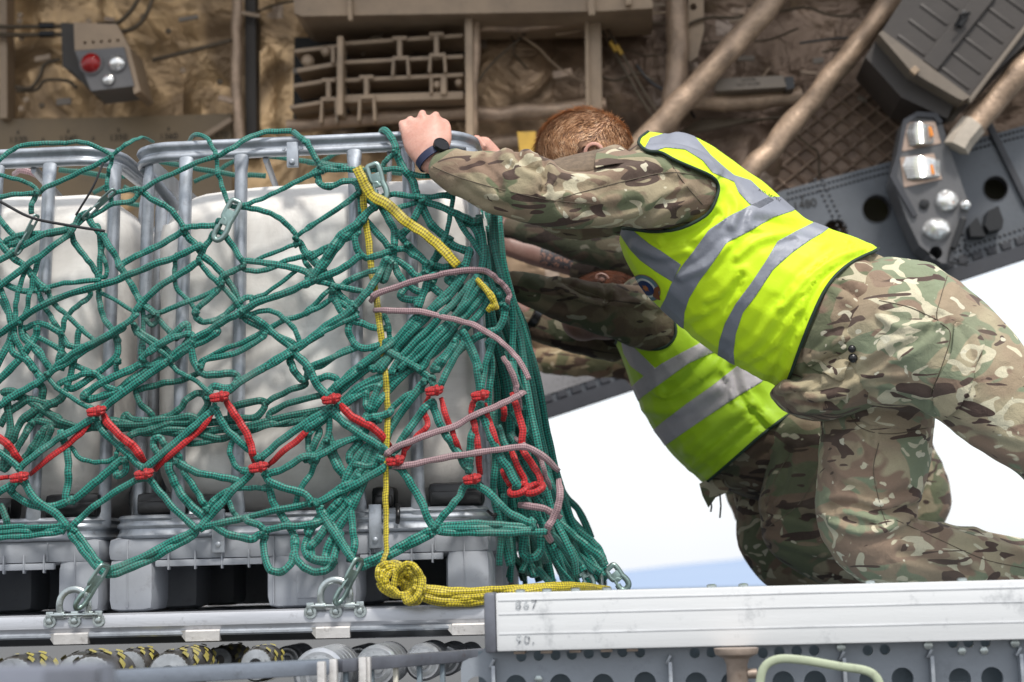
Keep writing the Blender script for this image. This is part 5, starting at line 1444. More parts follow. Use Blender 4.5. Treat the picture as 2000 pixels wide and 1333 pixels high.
def segdist(Q, poly, closed=True):
    P = np.asarray(poly, float); d = np.full(len(Q), 1e9); n = len(P)
    for i in range(n if closed else n-1):
        a, b = P[i], P[(i+1) % n]; ab = b-a; t = np.clip(((Q-a)@ab)/(ab@ab+1e-9), 0, 1); d = np.minimum(d, np.linalg.norm(Q-(a+t[:, None]*ab), axis=1))
    return d
def inside(Q, poly):
    P = np.asarray(poly, float); r = np.zeros(len(Q), bool); j = len(P)-1
    for i in range(len(P)):
        c = ((P[i, 1] > Q[:, 1]) != (P[j, 1] > Q[:, 1])) & (Q[:, 0] < (P[j, 0]-P[i, 0])*(Q[:, 1]-P[i, 1])/(P[j, 1]-P[i, 1]+1e-12)+P[i, 0]); r ^= c; j = i
    return r
def sdf(Q, poly): d = segdist(Q, poly); return np.where(inside(Q, poly), d, -d)
def smoothpoly(poly, n=4): 
    P = [np.array(p, float) for p in poly]; P = P[-1:]+P+P[:2]; out = []
    for i in range(1, len(P)-2):
        a, b, c, d = P[i-1], P[i], P[i+1], P[i+2]
        for k in range(n): t = k/n; out.append(tuple(.5*((2*b)+(-a+c)*t+(2*a-5*b+4*c-d)*t*t+(-a+3*b-3*c+d)*t**3)))
    return out
def clip(V, Fc, f):
    keep = []; newv = []; cache = {}; n0 = len(V)
    pos = f > 0; s = pos[Fc].sum(1)
    keep = [tuple(t) for t in Fc[s == 3]]
    def cross(i, j):
        k = (min(i, j), max(i, j))
        if k not in cache: u = f[i]/(f[i]-f[j]); cache[k] = n0+len(newv); newv.append(V[i]+(V[j]-V[i])*u)
        return cache[k]
    for t in Fc[(s == 1) | (s == 2)]:
        out = []
        for a in range(3):
            i, j = int(t[a]), int(t[(a+1) % 3])
            if pos[i]: out.append(i)
            if pos[i] != pos[j]: out.append(cross(i, j))
        for k in range(1, len(out)-1): keep.append((out[0], out[k], out[k+1]))
    VV = np.vstack([V, np.array(newv)]) if newv else V
    K = np.array(keep, dtype=np.int64)
    if len(K) == 0: return V[:0], K.reshape(0, 3)
    u, inv = np.unique(K.ravel(), return_inverse=True); return VV[u], inv.reshape(-1, 3)
def rims(V, Fc):
    E = {}
    for t in Fc:
        for a in range(3): i, j = int(t[a]), int(t[(a+1) % 3]); E[(i, j)] = E.get((i, j), 0)+1
    nxt = {}
    for (i, j) in E:
        if (j, i) not in E: nxt.setdefault(i, []).append(j)
    loops = []; used = set()
    for s0 in list(nxt):
        if s0 in used: continue
        L = [s0]; used.add(s0); c = s0
        while True:
            nn_ = [q for q in nxt.get(c, []) if q not in used]
            if not nn_: break
            c = nn_[0]; used.add(c); L.append(c)
        if len(L) > 6: loops.append((L, s0 in nxt.get(L[-1], [])))
    return loops
def folds(V, Fc, strokes, front=True):
    """press creases into the cloth; strokes: (points px, width px, amount m)"""
    Q = proj(V); Nn = normals(V, Fc); tc = CN-V; tc /= np.linalg.norm(tc, axis=1)[:, None]; w = np.clip((Nn*tc).sum(1)*2+.2, 0, 1) if front else 1.0
    d = np.zeros(len(V))
    for pts, wd, amp in strokes:
        pp = [tuple(p) for p in catmull([np.array(p, float) for p in pts], 5)]; r = segdist(Q, pp, False)/wd
        e = amp*np.exp(-r**2)-amp*.5*np.exp(-((r-1.8)**2)*1.0); d = np.where(np.abs(e) > np.abs(d), e+d*.25, d+e*.25)
    return V+Nn*(d*w)[:, None]
def crumple(V, Fc, amp, sc, axis=(1, 0, 0), seed=0):
    """soft directional wrinkles"""
    Nn = normals(V, Fc); ax = Vector(axis).normalized(); out = np.zeros(len(V))
    for i, v in enumerate(V):
        p = Vector(v); a = p.dot(ax); q = (p-ax*a)*sc*.42+ax*a*sc+Vector((seed, seed*.7, 0))
        out[i] = 1-2*abs(noise.noise(q))-.55+.4*noise.noise(q*2.3)
    return V+Nn*(out*amp)[:, None]
def cloth(name, V, Fc, mat, parent, solid=0.0):
    o = mesh_obj(name, V, Fc, mat, parent, True)
    if solid: m = o.modifiers.new('thick', 'SOLIDIFY'); m.thickness = solid; m.offset = -1
    return o
def patch(name, V, Fc, poly, off, mat, parent, solid=.0, front=True, smooth=True):
    """piece of cloth lying on a surface, outlined by a polygon"""
    f = sdf(proj(V), smoothpoly(poly) if smooth else poly)
    if front: Nn = normals(V, Fc); tc = CN-V; f = np.where((Nn*tc).sum(1) > 0, f, -5.0)
    Nn = normals(V, Fc); W_, F_ = clip(V+Nn*off, Fc, f)
    if len(F_) == 0: return None
    W_, F_ = biggest(W_, F_); return cloth(name, W_, F_, mat, parent, solid)
from mathutils.bvhtree import BVHTree
def on_surface(V, Fc, pts, off=.001, sub=6):
    bvh = BVHTree.FromPolygons([tuple(v) for v in V], [tuple(int(i) for i in f) for f in Fc]); out = []
    for p in catmull([np.array(p, float) for p in pts], sub):
        d = (at(p[0], p[1], 1.0)-CAM).normalized(); h = bvh.ray_cast(CAM, d)
        if h[0] is not None: out.append(h[0]-d*off)
    return out
def seam(V, Fc, lines, parent, r=.0011, mat=None, name='seam'):
    mb = MB()
    for L in lines:
        P = on_surface(V, Fc, L, .0008)
        if len(P) > 2:
            mb = MB(); mb.tube(P, r, 6); mb.obj(name, mat or M_seam, parent, True, None)
def binding(V, Fc, parent, r=.0045, mat=None):
    for L, closed in rims(V, Fc):
        if len(L) < 25: continue
        P = V[L]; 
        for _ in range(3): P = (np.roll(P, 1, 0)+P*2+np.roll(P, -1, 0))/4 if closed else np.vstack([P[:1], (P[:-2]+2*P[1:-1]+P[2:])/4, P[-1:]])
        P = P[::2]; mb = MB(); mb.tube([p for p in P], r, 7, closed=closed); mb.obj('vest_binding', mat or M_pipe_g, parent, True, None)
def ell(c, sc, M=None, n=18): mb = MB().ball(c, 1.0, sc, M, n); return mb.v, mb.f
def finger(pts, r): mb = MB(); mb.tube([at(*p) for p in pts], r, 10, 1.0, 4); s = [(mb.v, mb.f)]; e = MB().ball(at(*pts[-1]), r[-1] if hasattr(r, '__len__') else r, n=8); return s+[(e.v, e.f)]

out1 = [(1217, 447), (1240, 449), (1280, 453), (1330, 446), (1380, 420), (1398, 390), (1403, 364), (1390, 345), (1350, 327), (1320, 314), (1290, 298), (1262, 294), (1250, 270), (1330, 235), (1450, 285), (1570, 385), (1650, 425), (1722, 462), (1720, 484), (1668, 510), (1633, 538), (1608, 573), (1587, 618), (1563, 678), (1542, 737), (1526, 762), (1505, 772), (1470, 775), (1400, 740), (1290, 660), (1190, 560), (1180, 450)]
out2 = [(1205, 664), (1225, 668), (1250, 676), (1280, 683), (1306, 674), (1320, 652), (1316, 625), (1306, 605), (1330, 560), (1480, 620), (1640, 760), (1560, 800), (1538, 812), (1490, 848), (1430, 900), (1370, 950), (1345, 960), (1260, 870), (1190, 760)]

def tuck(V, Fc, poly, deep=.016):
    """draw the jacket in under the vest"""
    f = np.clip((sdf(proj(V), poly)-4)/26, 0, 1); return V-normals(V, Fc)*(deep*f)[:, None]
def biggest(V, Fc):
    par = np.arange(len(V))
    while True:
        m = par[Fc].min(1); q = par.copy(); 
        for k in range(3): np.minimum.at(q, Fc[:, k], m)
        q = q[q]
        if (q == par).all(): break
        par = q
    lab, cnt = np.unique(par[Fc[:, 0]], return_counts=True); K = Fc[par[Fc[:, 0]] == lab[cnt.argmax()]]
    u, inv = np.unique(K.ravel(), return_inverse=True); return V[u], inv.reshape(-1, 3)
def person(label, grp, core, arms, legs, head, hands, skin, loc, vox=.007):
    """body: one continuous skin surface inside the clothes"""
    parts = [loft([(a, b2, c*.8, Y, d*.8) for (a, b2, c, Y, d) in core])]
    for A in arms: parts.append(loft([(a, b2, c*.62, Y, d*.62) for (a, b2, c, Y, d) in A]))
    for L in legs: parts.append(loft([(a, b2, c*.72, Y, d*.72) for (a, b2, c, Y, d) in L]))
    parts += head+hands
    V, Fc = voxel(parts, vox, 3)
    V = V-np.array(loc); o = mesh_obj('person', V, Fc, skin, None, True); o.location = loc
    return tag(o, label, 'person', grp), V+np.array(loc), Fc

# ---- first man: nearest, arms stretched to the cage rail, head down
core1 = [(1262, 352, 88, .25, .17), (1300, 376, 116, .25, .205), (1365, 455, 146, .25, .205), (1435, 520, 150, .25, .195), (1500, 570, 150, .25, .19), (1620, 622, 156, .25, .2), (1690, 652, 146, .25, .2)]
armN1 = [(856, 326, 34, -.085, .034), (880, 332, 42, -.09, .042), (925, 344, 51, -.10, .052), (975, 358, 62, -.115, .060), (1030, 368, 69, -.12, .066), (1095, 389, 58, -.10, .062), (1160, 387, 60, -.075, .062), (1230, 372, 75, -.03, .076), (1300, 366, 82, .035, .085), (1352, 378, 74, .09, .085)]
armF1 = [(962, 318, 26, .44, .030), (1010, 350, 40, .46, .045), (1100, 410, 52, .48, .058), (1200, 410, 58, .45, .065), (1280, 400, 66, .40, .075)]
legN1 = [(1700, 640, 142, .18, .15), (1770, 655, 148, .14, .15), (1850, 692, 122, .11, .125), (1945, 775, 104, .10, .11), (2022, 838, 95, .10, .10), (2110, 915, 86, .10, .095), (2220, 1010, 74, .12, .085), (2330, 1100, 58, .14, .07)]
legA1 = [(1700, 660, 130, .34, .13), (1708, 760, 116, .34, .125), (1712, 840, 110, .33, .115), (1706, 905, 107, .32, .11), (1695, 965, 100, .31, .105), (1688, 1018, 90, .30, .10), (1720, 1072, 74, .31, .09), (1800, 1092, 76, .34, .085), (1900, 1106, 74, .38, .08), (2010, 1125, 66, .42, .075), (2120, 1140, 52, .45, .06)]
headc = at(1146, 310, .20); hk1 = mpp(headc)
headM = Matrix.Rotation(R(22), 3, 'Y')
head1 = [ell(headc, (92*hk1, .076, 82*hk1), headM), ell(at(1088, 352, .20), (58*hk1, .062, 62*hk1), headM), ell(at(1062, 395, .20), (34*hk1, .045, 36*hk1)), loft([(1150, 320, 58, .2, .058), (1210, 335, 60, .22, .062), (1275, 360, 70, .25, .075)]),
         ell(at(1040, 362, .20), (16*hk1, .012, 20*hk1)), ell(at(1050, 345, .17), (9*hk1, .010, 8*hk1)), ell(at(1050, 345, .23), (9*hk1, .010, 8*hk1)), ell(at(1046, 392, .2), (12*hk1, .022, 7*hk1))]
# near hand: back of the fist towards the camera, fingers over the rail
hand1 = [loft([(862, 324, 27, -.075, .022), (842, 306, 34, -.066, .024), (834, 284, 44, -.058, .026), (828, 262, 45, -.048, .026), (824, 246, 42, -.036, .022)])]
for (x, y, dx) in ((789, 246, -3), (804, 238, -2), (825, 226, 0), (849, 229, 2)):
    hand1 += finger([(x+4, y+26, -.046), (x, y+3, -.040), (x+dx, y-3, -.018), (x+dx, y-2, .012), (x+dx, y+9, .042), (x+dx, y+34, .050), (x+dx, y+56, .034)], [.0115, .0125, .0108, .0105, .0105, .0098, .009])
hand1 += finger([(862, 298, -.060), (872, 274, -.055), (873, 252, -.040), (868, 240, -.020), (852, 240, .010)], [.015, .0135, .0118, .0112, .010])
hand1 += [loft([(975, 328, 22, .45, .022), (955, 304, 24, .45, .03), (942, 284, 20, .44, .03)])]
for k, y in enumerate((.405, .425, .445, .465)): hand1 += finger([(948, 290, y), (932+k*1.5, 270+k*2, y), (926+k, 276, y), (924+k, 292, y), (930+k, 306, y)], .0098)
p1, SV, SF = person('nearest man, ginger hair, clean bright hi-vis vest over camouflage, gripping the cage rail', 'men pushing the pallet', core1, [armN1[1:], armF1], [legN1, legA1], head1, hand1, M_skin, at(1640, 640, .3), .0055)
# ear and hair
mb = MB(); ec = at(1160, 299, .118); P = [ec+Vector((.021*math.cos(a)*1.05, -.004-.004*math.sin(a), .022*math.sin(a))) for a in np.linspace(-.4, math.pi+.3, 12)]
mb.tube([p for p in P], [.0035]+[.0052]*10+[.0035], 8, .8); mb.ball(ec+Vector((0, .004, -.004)), .016, (1, .35, 1)); mb.obj('ear', M_skin, p1)
Mi = headM
def skull(u, v): return headc+Mi @ Vector((94*hk1*math.cos(v)*math.cos(u), .078*math.sin(v), 84*hk1*math.cos(v)*math.sin(u)))
mb = MB(); hb = []
rows = []
for i in range(40):
    v = -1.5+3.0*i/39; rows.append([skull(u, v)+(skull(u, v)-headc).normalized()*(.004+.010*max(0, math.sin(u-.6))) for u in np.linspace(-.25, 3.75, 44)])
mb.grid(rows); cap = mb.obj('hair', M_hairbase, p1)
st = MB(); hr = random.Random(5)
for i in range(11000):
    u = hr.uniform(-.2, 3.72); v = math.asin(hr.uniform(-.98, .75)); b0 = skull(u, v); nr = (b0-headc).normalized()
    b0 = b0+nr*(.003+.010*max(0, math.sin(u-.6)))
    # whorl near the crown: hair runs forward (left) in front of it, back and down behind it
    tg = (skull(u+.06, v)-skull(u-.06, v)).normalized(); f = math.tanh((u-1.35+.25*noise.noise(Vector((v*4, 1, 0))))*5)
    dv = (skull(u, v-.05)-skull(u, v+.05)).normalized()
    ln = (.030 if u > 1.5 else .014+.010*max(0, u-.4))*(1 if v > -.95 else .6)*hr.uniform(.7, 1.25)
    d = (tg*f*.9+dv*(.25+.35*max(0, -v))+Vector((hr.gauss(0, .2), hr.gauss(0, .2), hr.gauss(0, .2)))).normalized()
    lift = .55 if 1.0 < u < 2.0 else .26
    a = b0; m_ = b0+(d+nr*lift).normalized()*ln*.55; e = m_+(d-nr*.10).normalized()*ln*.5
    w = .0008; sd_ = d.cross(nr).normalized()*w
    st.add([a-sd_, a+sd_, m_+sd_*.8, m_-sd_*.8, e], [(0, 1, 2, 3), (3, 2, 4)])
st.obj('hair_strands', M_hair, cap, False)
# watch
wc = at(846, 304, -.098); ax = (at(834, 284, -.058)-at(862, 324, -.075)).normalized(); k = mpp(wc); e1 = Vector((0, 1, 0)); e1 = (e1-ax*e1.dot(ax)).normalized(); e2 = ax.cross(e1)
cc = at(847, 308, -.068); mb = MB(); ring = [cc+e2*(.0435*math.cos(a))+e1*(.0335*math.sin(a)) for a in np.linspace(0, 2*math.pi, 40)[:-1]]
nrm = ax; mb2 = MB()
for s in (-.0105, .0105): pass
V = []; 
for q in ring:
    for (o1, o2) in ((-.0105, 0), (.0105, 0), (.0100, .003), (-.0100, .003)): rad = (q-cc).normalized(); V.append(q+ax*o1+rad*o2)
n = len(ring); mb.add(V, [(i*4+j, ((i+1) % n)*4+j, ((i+1) % n)*4+(j+1) % 4, i*4+(j+1) % 4) for i in range(n) for j in range(4)])
ws = mb.obj('watch', M_strap, p1, True, 50)
fd = (e2*-.35-e1*.85); 
top = max(ring, key=lambda q: q.z*.85-q.y*.6); fd = ((top-cc).normalized()*1.0+Vector((.1, -.35, .1))).normalized(); mb = MB(); mb.lathe(top+fd*.000, fd, [(.0175, -.002), (.0200, .001), (.0205, .009), (.0190, .0115), (.0170, .0115), (.0165, .0105), (.0004, .0105)], 28)
mb.obj('watch_case', M_watch, ws, True, 30)

# jacket
JV, JF = voxel([loft(core1), loft(armN1), loft(armF1), loft([(1522, 762, 20, .26, .13), (1556, 776, 34, .26, .16), (1610, 772, 52, .26, .18), (1660, 740, 70, .25, .19)])], .006, 5)
JV = crumple(JV, JF, .006, 11, (1, 0, -.1), 2.1)
JV = tuck(JV, JF, out1)
JV = folds(JV, JF, [([(1008, 296), (1030, 320), (1052, 330), (1064, 345)], 9, -.016), ([(1062, 308), (1066, 335), (1060, 372)], 7, -.014), ([(985, 300), (1000, 292), (1030, 296)], 14, .013), ([(1070, 322), (1100, 345), (1160, 350)], 12, .008), ([(940, 318), (965, 340), (975, 372)], 10, -.007), ([(1218, 442), (1260, 425), (1300, 395), (1340, 380)], 9, -.008), ([(1180, 350), (1230, 330), (1290, 325)], 14, .007), ([(1100, 400), (1180, 412), (1240, 400)], 12, -.006), ([(900, 362), (940, 392), (990, 405)], 10, -.006), ([(1210, 310), (1260, 310), (1320, 340)], 10, .007), ([(1580, 720), (1620, 700), (1690, 690)], 9, -.009), ([(1545, 765), (1580, 790), (1640, 785)], 7, -.010), ([(1530, 775), (1560, 770), (1600, 745)], 7, -.009), ([(1560, 800), (1600, 800), (1650, 770)], 7, .007), ([(1560, 770), (1610, 760), (1660, 735)], 9, -.010), ([(1640, 560), (1690, 590), (1740, 600)], 9, -.008), ([(1600, 690), (1640, 660), (1700, 660)], 8, .007), ([(1690, 520), (1730, 545), (1770, 560)], 9, .006)])
jk = cloth('jacket', JV, JF, M_camo, p1)
seam(JV, JF, [[(846, 326), (900, 348), (985, 372), (1080, 392), (1160, 398)], [(1092, 388), (1150, 372), (1230, 352), (1310, 337), (1395, 350)], [(1300, 300), (1330, 350), (1372, 400)], [(1645, 545), (1690, 566), (1722, 590)]], jk)
# lower flap of the jacket that hangs loose
patch('jacket_pocket', JV, JF, [(1632, 548), (1722, 590), (1652, 722), (1640, 742), (1570, 700), (1600, 610)], .008, M_camo, jk, .006)
# collar
mb = MB()
top = [(1048, 328, .03), (1085, 314, .02), (1125, 304, .02), (1165, 295, .03), (1203, 285, .05)]; bot = [(1066, 348, -.115), (1100, 341, -.115), (1135, 334, -.11), (1164, 330, -.10), (1192, 314, -.05)]
rows = [[np.array(at(*p)) for p in catmull([np.array(q, float) for q in L], 6)] for L in (top, bot)]
mid = [(a+b2)/2+np.array((0, -.016, .006)) for a, b2 in zip(*rows)]; G = [rows[0], mid, rows[1], [r+np.array((.004, .02, -.004)) for r in rows[1]]]
mb.grid([[Vector(p) for p in r] for r in G]); o = mb.obj('collar_lining', M_fuzz, jk, True, None); m = o.modifiers.new('t', 'SOLIDIFY'); m.thickness = .006
s_ = o.modifiers.new('s', 'SUBSURF'); s_.levels = s_.render_levels = 1
mb = MB(); A = [(1166, 297, -.03), (1203, 284, .0), (1228, 298, .0), (1252, 306, .0)]; B = [(1160, 332, -.115), (1185, 326, -.11), (1215, 322, -.10), (1250, 322, -.06)]
r0 = [np.array(at(*p)) for p in catmull([np.array(q, float) for q in A], 5)]; r1 = [np.array(at(*p)) for p in catmull([np.array(q, float) for q in B], 5)]
mb.grid([[Vector(p) for p in r0], [Vector((a+b2)/2+np.array((0, -.02, .004))) for a, b2 in zip(r0, r1)], [Vector(p) for p in r1]]); o = mb.obj('collar', M_camo, jk, True, None); m = o.modifiers.new('t', 'SOLIDIFY'); m.thickness = .005; s_ = o.modifiers.new('s', 'SUBSURF'); s_.levels = s_.render_levels = 2

# trousers
TV, TF = voxel([loft(legN1), loft(legA1), loft([(1665, 648, 138, .25, .19), (1720, 655, 146, .25, .19), (1770, 668, 140, .24, .18)])], .0065, 5)
TV = crumple(TV, TF, .009, 8.5, (.8, 0, -.5), 7.7)
TV = folds(TV, TF, [([(1790, 990), (1730, 1002), (1660, 985), (1620, 990)], 9, -.013), ([(1800, 1004), (1740, 1030), (1680, 1040), (1625, 1020)], 10, .010), ([(1775, 960), (1720, 970), (1650, 950)], 10, -.008), ([(1660, 780), (1720, 770), (1800, 790)], 9, -.008), ([(1650, 800), (1690, 840), (1700, 890)], 10, -.008), ([(1830, 620), (1800, 660), (1740, 690), (1690, 720)], 9, -.008), ([(1835, 630), (1760, 640), (1720, 620)], 8, .007), ([(1650, 760), (1700, 735), (1760, 735)], 9, .007), ([(1800, 1010), (1850, 1040), (1930, 1060), (2000, 1080)], 9, .007), ([(1760, 1080), (1820, 1095), (1900, 1120)], 10, -.008), ([(1620, 900), (1650, 930), (1700, 940)], 10, .007), ([(1870, 640), (1900, 700), (1900, 760)], 10, -.005), ([(1840, 820), (1900, 850), (1990, 880)], 10, -.006), ([(1615, 860), (1665, 850), (1750, 870), (1810, 850)], 9, .006)])
tr = cloth('trousers', TV, TF, M_camotr, p1)
patch('cargo_pocket', TV, TF, [(1864, 629), (1917, 664), (1910, 706), (1878, 790), (1840, 811), (1822, 765), (1857, 690)], .011, M_camotr, tr, .006)
patch('knee_patch', TV, TF, [(1650, 790), (1700, 830), (1790, 838), (1818, 828), (1808, 790), (1730, 780)], .004, M_camotr, tr, .004)
seam(TV, TF, [[(1717, 587), (1775, 600), (1829, 624)], [(1850, 540), (1838, 580), (1830, 622), (1856, 650), (1845, 700), (1818, 770)], [(1650, 793), (1680, 835), (1740, 848), (1822, 834)], [(1716, 866), (1706, 920), (1720, 990), (1732, 1025)], [(1750, 1016), (1830, 1052), (1920, 1092), (2000, 1110)], [(1884, 650), (1865, 700), (1838, 770)]], tr)
mb = MB(); 
for c_, r_ in (((1664, 682), .010), ((1666, 700), .012)): P = on_surface(TV, TF, [c_, (c_[0]+1, c_[1])], .012, 1); mb.ball(P[0], r_, (1, .7, 1)) if P else None
if mb.v: mb.obj('button', M_black, tr)

# hi-vis vest: shell round the torso and shoulders, cut to shape
def vest(core, shoulders, outline, bands, inflate, mat, rmat, parent, strokes, crump, seed):
    infl = lambda L, q: [(a, b2, c+q, Y, d+q*.0011) for (a, b2, c, Y, d) in L]
    V, Fc = voxel([loft(infl(core, inflate))]+[loft(infl(s, inflate*.8)) for s in shoulders], .006, 6)
    V = crumple(V, Fc, crump, 9, (.6, 0, -.5), seed); V = folds(V, Fc, [(a, b2*1.0, c*1.25) for a, b2, c in strokes])
    f = sdf(proj(V), smoothpoly(outline, 3)); V, Fc = clip(V, Fc, f)
    vo = cloth('hi_vis_vest', V, Fc, mat, parent, .003)
    for b in bands: patch('reflective_band', V, Fc, b, .0014, rmat, vo, .001, False, False)
    binding(V, Fc, vo); return vo, V, Fc
S1 = [(1256, 296), (1270, 270), (1335, 250), (1352, 262), (1388, 304), (1415, 328), (1434, 343), (1466, 353), (1490, 376), (1512, 392), (1484, 408), (1463, 399), (1442, 376), (1434, 356), (1391, 338), (1372, 314), (1338, 293), (1300, 289), (1272, 298)]
B2 = [(1500, 386), (1530, 385), (1560, 405), (1548, 413), (1510, 425), (1468, 450), (1419, 475), (1395, 510), (1367, 548), (1346, 583), (1337, 611), (1334, 660), (1280, 620), (1300, 583), (1311, 555), (1332, 520), (1356, 489), (1384, 450), (1420, 425), (1465, 402)]
S0 = [(1200, 440), (1234, 448), (1250, 462), (1270, 478), (1290, 490), (1330, 517), (1314, 551), (1280, 530), (1250, 508), (1230, 486), (1214, 462)]
B3 = [(1559, 450), (1600, 430), (1625, 440), (1608, 455), (1580, 471), (1545, 496), (1510, 527), (1475, 580), (1451, 611), (1437, 653), (1433, 688), (1437, 740), (1395, 720), (1402, 692), (1405, 667), (1416, 632), (1437, 594), (1468, 552), (1496, 510), (1519, 471)]
vs1 = [([(1700, 488), (1640, 500), (1580, 540), (1530, 600)], 9, .007), ([(1690, 492), (1610, 545), (1560, 640)], 8, -.006), ([(1480, 430), (1540, 440), (1600, 460)], 9, -.006), ([(1440, 500), (1480, 470), (1540, 455)], 9, .005), ([(1345, 640), (1400, 610), (1440, 560)], 10, -.006), ([(1430, 700), (1480, 660), (1520, 600)], 10, .006), ([(1500, 755), (1530, 690), (1560, 620)], 9, -.006), ([(1240, 480), (1290, 500), (1340, 490)], 9, .006), ([(1300, 470), (1350, 455), (1400, 420)], 8, -.006), ([(1420, 360), (1440, 400), (1430, 440)], 9, .005), ([(1330, 540), (1380, 520), (1420, 480)], 9, .006), ([(1380, 600), (1420, 580), (1450, 540)], 8, -.005), ([(1460, 720), (1500, 700), (1550, 650)], 8, -.005), ([(1560, 560), (1600, 520), (1660, 490)], 8, -.006), ([(1290, 300), (1340, 300), (1390, 335)], 8, -.004)]
vo, VV, VF = vest(core1, [[(1225, 372, 70, -.03, .07), (1300, 366, 80, .035, .082), (1352, 378, 76, .09, .085)]], out1, [S1, B2, S0, B3], 9, M_vest, M_refl, p1, vs1, .0013, 3.3)
# round unit badge on the chest: rings, star, scroll and crown-like tab, no writing legible in the photo
def epoly(cx, cy, rx, ry, rot, n=26): c, s = math.cos(rot), math.sin(rot); return [(cx+rx*math.cos(a)*c-ry*math.sin(a)*s, cy+rx*math.cos(a)*s+ry*math.sin(a)*c) for a in np.linspace(0, 2*math.pi, n+1)[:-1]]
def flat(name, col): return worn(name, col, .6, 0, .15, 40, bumpk=0, dirt_amt=.1)
fac = R(40); bc = (1263, 562)
bo = patch('unit_badge', VV, VF, epoly(*bc, 30, 20, fac), .0018, flat('badge_greyblue', (.11, .19, .25)), vo, 0, True, False)
for i, (nm, rx, ry, col) in enumerate((('badge_ring', 31.5, 21.5, (.32, .18, .05)), ('badge_white', 23, 14.5, (.62, .64, .62)), ('badge_blue', 18, 11.5, (.012, .03, .12)))):
    patch(nm, VV, VF, epoly(*bc, rx, ry, fac), (.0014, .0024, .0030)[i], flat(nm, col), bo, 0, True, False)
stp = [(bc[0]+q[0], bc[1]+q[1]) for q in [((10 if k % 2 == 0 else 5)*math.cos(k*math.pi/6)*math.cos(fac)-(7 if k % 2 == 0 else 3)*math.sin(k*math.pi/6)*math.sin(fac), (10 if k % 2 == 0 else 5)*math.cos(k*math.pi/6)*math.sin(fac)+(7 if k % 2 == 0 else 3)*math.sin(k*math.pi/6)*math.cos(fac)) for k in range(12)]]
patch('badge_star', VV, VF, stp, .0036, flat('badge_orange', (.42, .13, .03)), bo, 0, True, False)
patch('badge_crown', VV, VF, [(1229, 526), (1235, 530), (1243, 546), (1240, 556), (1233, 548)], .0020, flat('badge_brown', (.16, .05, .02)), bo, 0, True, False)
patch('badge_scroll', VV, VF, [(1279, 562), (1287, 558), (1291, 564), (1287, 570), (1291, 586), (1284, 584), (1276, 578)], .0026, flat('badge_brown', (.20, .06, .02)), bo, 0, True, False)
# lettering across the shoulders, mostly hidden by folds
P0 = on_surface(VV, VF, [(1496, 380), (1508, 386)], .0016, 1)
if len(P0) == 2:
    xd = (P0[1]-P0[0]).normalized(); nd = Vector((.1, -1, .25)).normalized(); yd = nd.cross(xd).normalized()*-1; yd = yd if yd.z > 0 else -yd
    Vt, Ft = text_shape('AIR MOV', .018, lambda a, b2: P0[0]+xd*(a+.01)+yd*b2)
    mesh_obj('lettering', Vt, Ft, M_textd, vo, False)

# ---- second man: lower and behind, head between the arms
core2 = [(1262, 590, 68, .85, .13), (1290, 640, 88, .85, .18), (1340, 700, 116, .85, .19), (1400, 770, 134, .85, .185), (1460, 830, 134, .85, .18), (1530, 880, 118, .85, .18)]
armN2 = [(992, 552, 26, .62, .030), (1030, 566, 33, .62, .036), (1090, 583, 42, .61, .045), (1160, 600, 50, .62, .052), (1230, 616, 60, .66, .062), (1300, 634, 66, .72, .07)]
armF2 = [(1012, 622, 24, 1.0, .030), (1060, 640, 33, 1.02, .036), (1130, 652, 40, 1.04, .045), (1210, 660, 48, 1.02, .055), (1290, 650, 52, .98, .06)]
legB2 = [(1580, 850, 92, .74, .11), (1585, 910, 88, .72, .11), (1572, 965, 84, .70, .105), (1562, 1025, 78, .69, .10), (1610, 1078, 60, .70, .085), (1710, 1112, 55, .76, .08), (1830, 1128, 50, .82, .075)]
legC2 = [(1535, 870, 92, .98, .11), (1522, 940, 94, .98, .115), (1515, 1010, 80, .97, .105), (1516, 1068, 68, .97, .095), (1566, 1122, 55, .98, .085), (1680, 1150, 48, 1.02, .075)]
h2 = at(1184, 600, .88); k2 = mpp(h2)
head2 = [ell(h2, (78*k2, .075, 66*k2)), ell(at(1140, 622, .88), (46*k2, .055, 46*k2)), loft([(1190, 606, 40, .88, .05), (1262, 620, 44, .88, .06)]), ell(at(1108, 618, .88), (12*k2, .01, 14*k2))]
hand2 = []
def gripping(px, py, Y, ex=-1, up=-20, r=.0095, col=None):
    H = [loft([(px+26, py+8, 17, Y, .022), (px+8, py+2, 21, Y, .030), (px-10, py-6, 20, Y, .034)])]
    for k in range(4): H += finger([(px-8, py-12+k*7, Y-.02+.013*k), (px-24, py-18+k*8, Y-.02+.014*k), (px-34, py-10+k*8, Y-.02+.014*k), (px-32, py+4+k*6, Y-.02+.014*k)], [.0105, .0100, .0092, .0084])
    H += finger([(px+4, py-14, Y-.02), (px-8, py-26, Y-.03), (px-20, py-28, Y-.03)], [.0115, .0108, .0095]); return H
hand2 += gripping(978, 548, .62)+gripping(1000, 606, 1.0)
p2, _, _ = person('man bent low behind the first, in a shaded grubby hi-vis vest, kneeling, pushing the net', 'men pushing the pallet', core2, [armN2, armF2], [legB2, legC2], head2, hand2, M_skindk, at(1420, 780, .85), .008)
mb = MB(); ec = at(1176, 541, .79); mb.tube([ec+Vector((.017*math.cos(a)-.004*math.sin(a), .002, .013*math.sin(a)-.004)) for a in np.linspace(-.2, 3.2, 10)], .0038, 8); mb.ball(ec+Vector((0, .008, -.006)), .013, (1, .4, .8)); mb.obj('ear', M_skindk, p2)
mb = MB(); rows = []
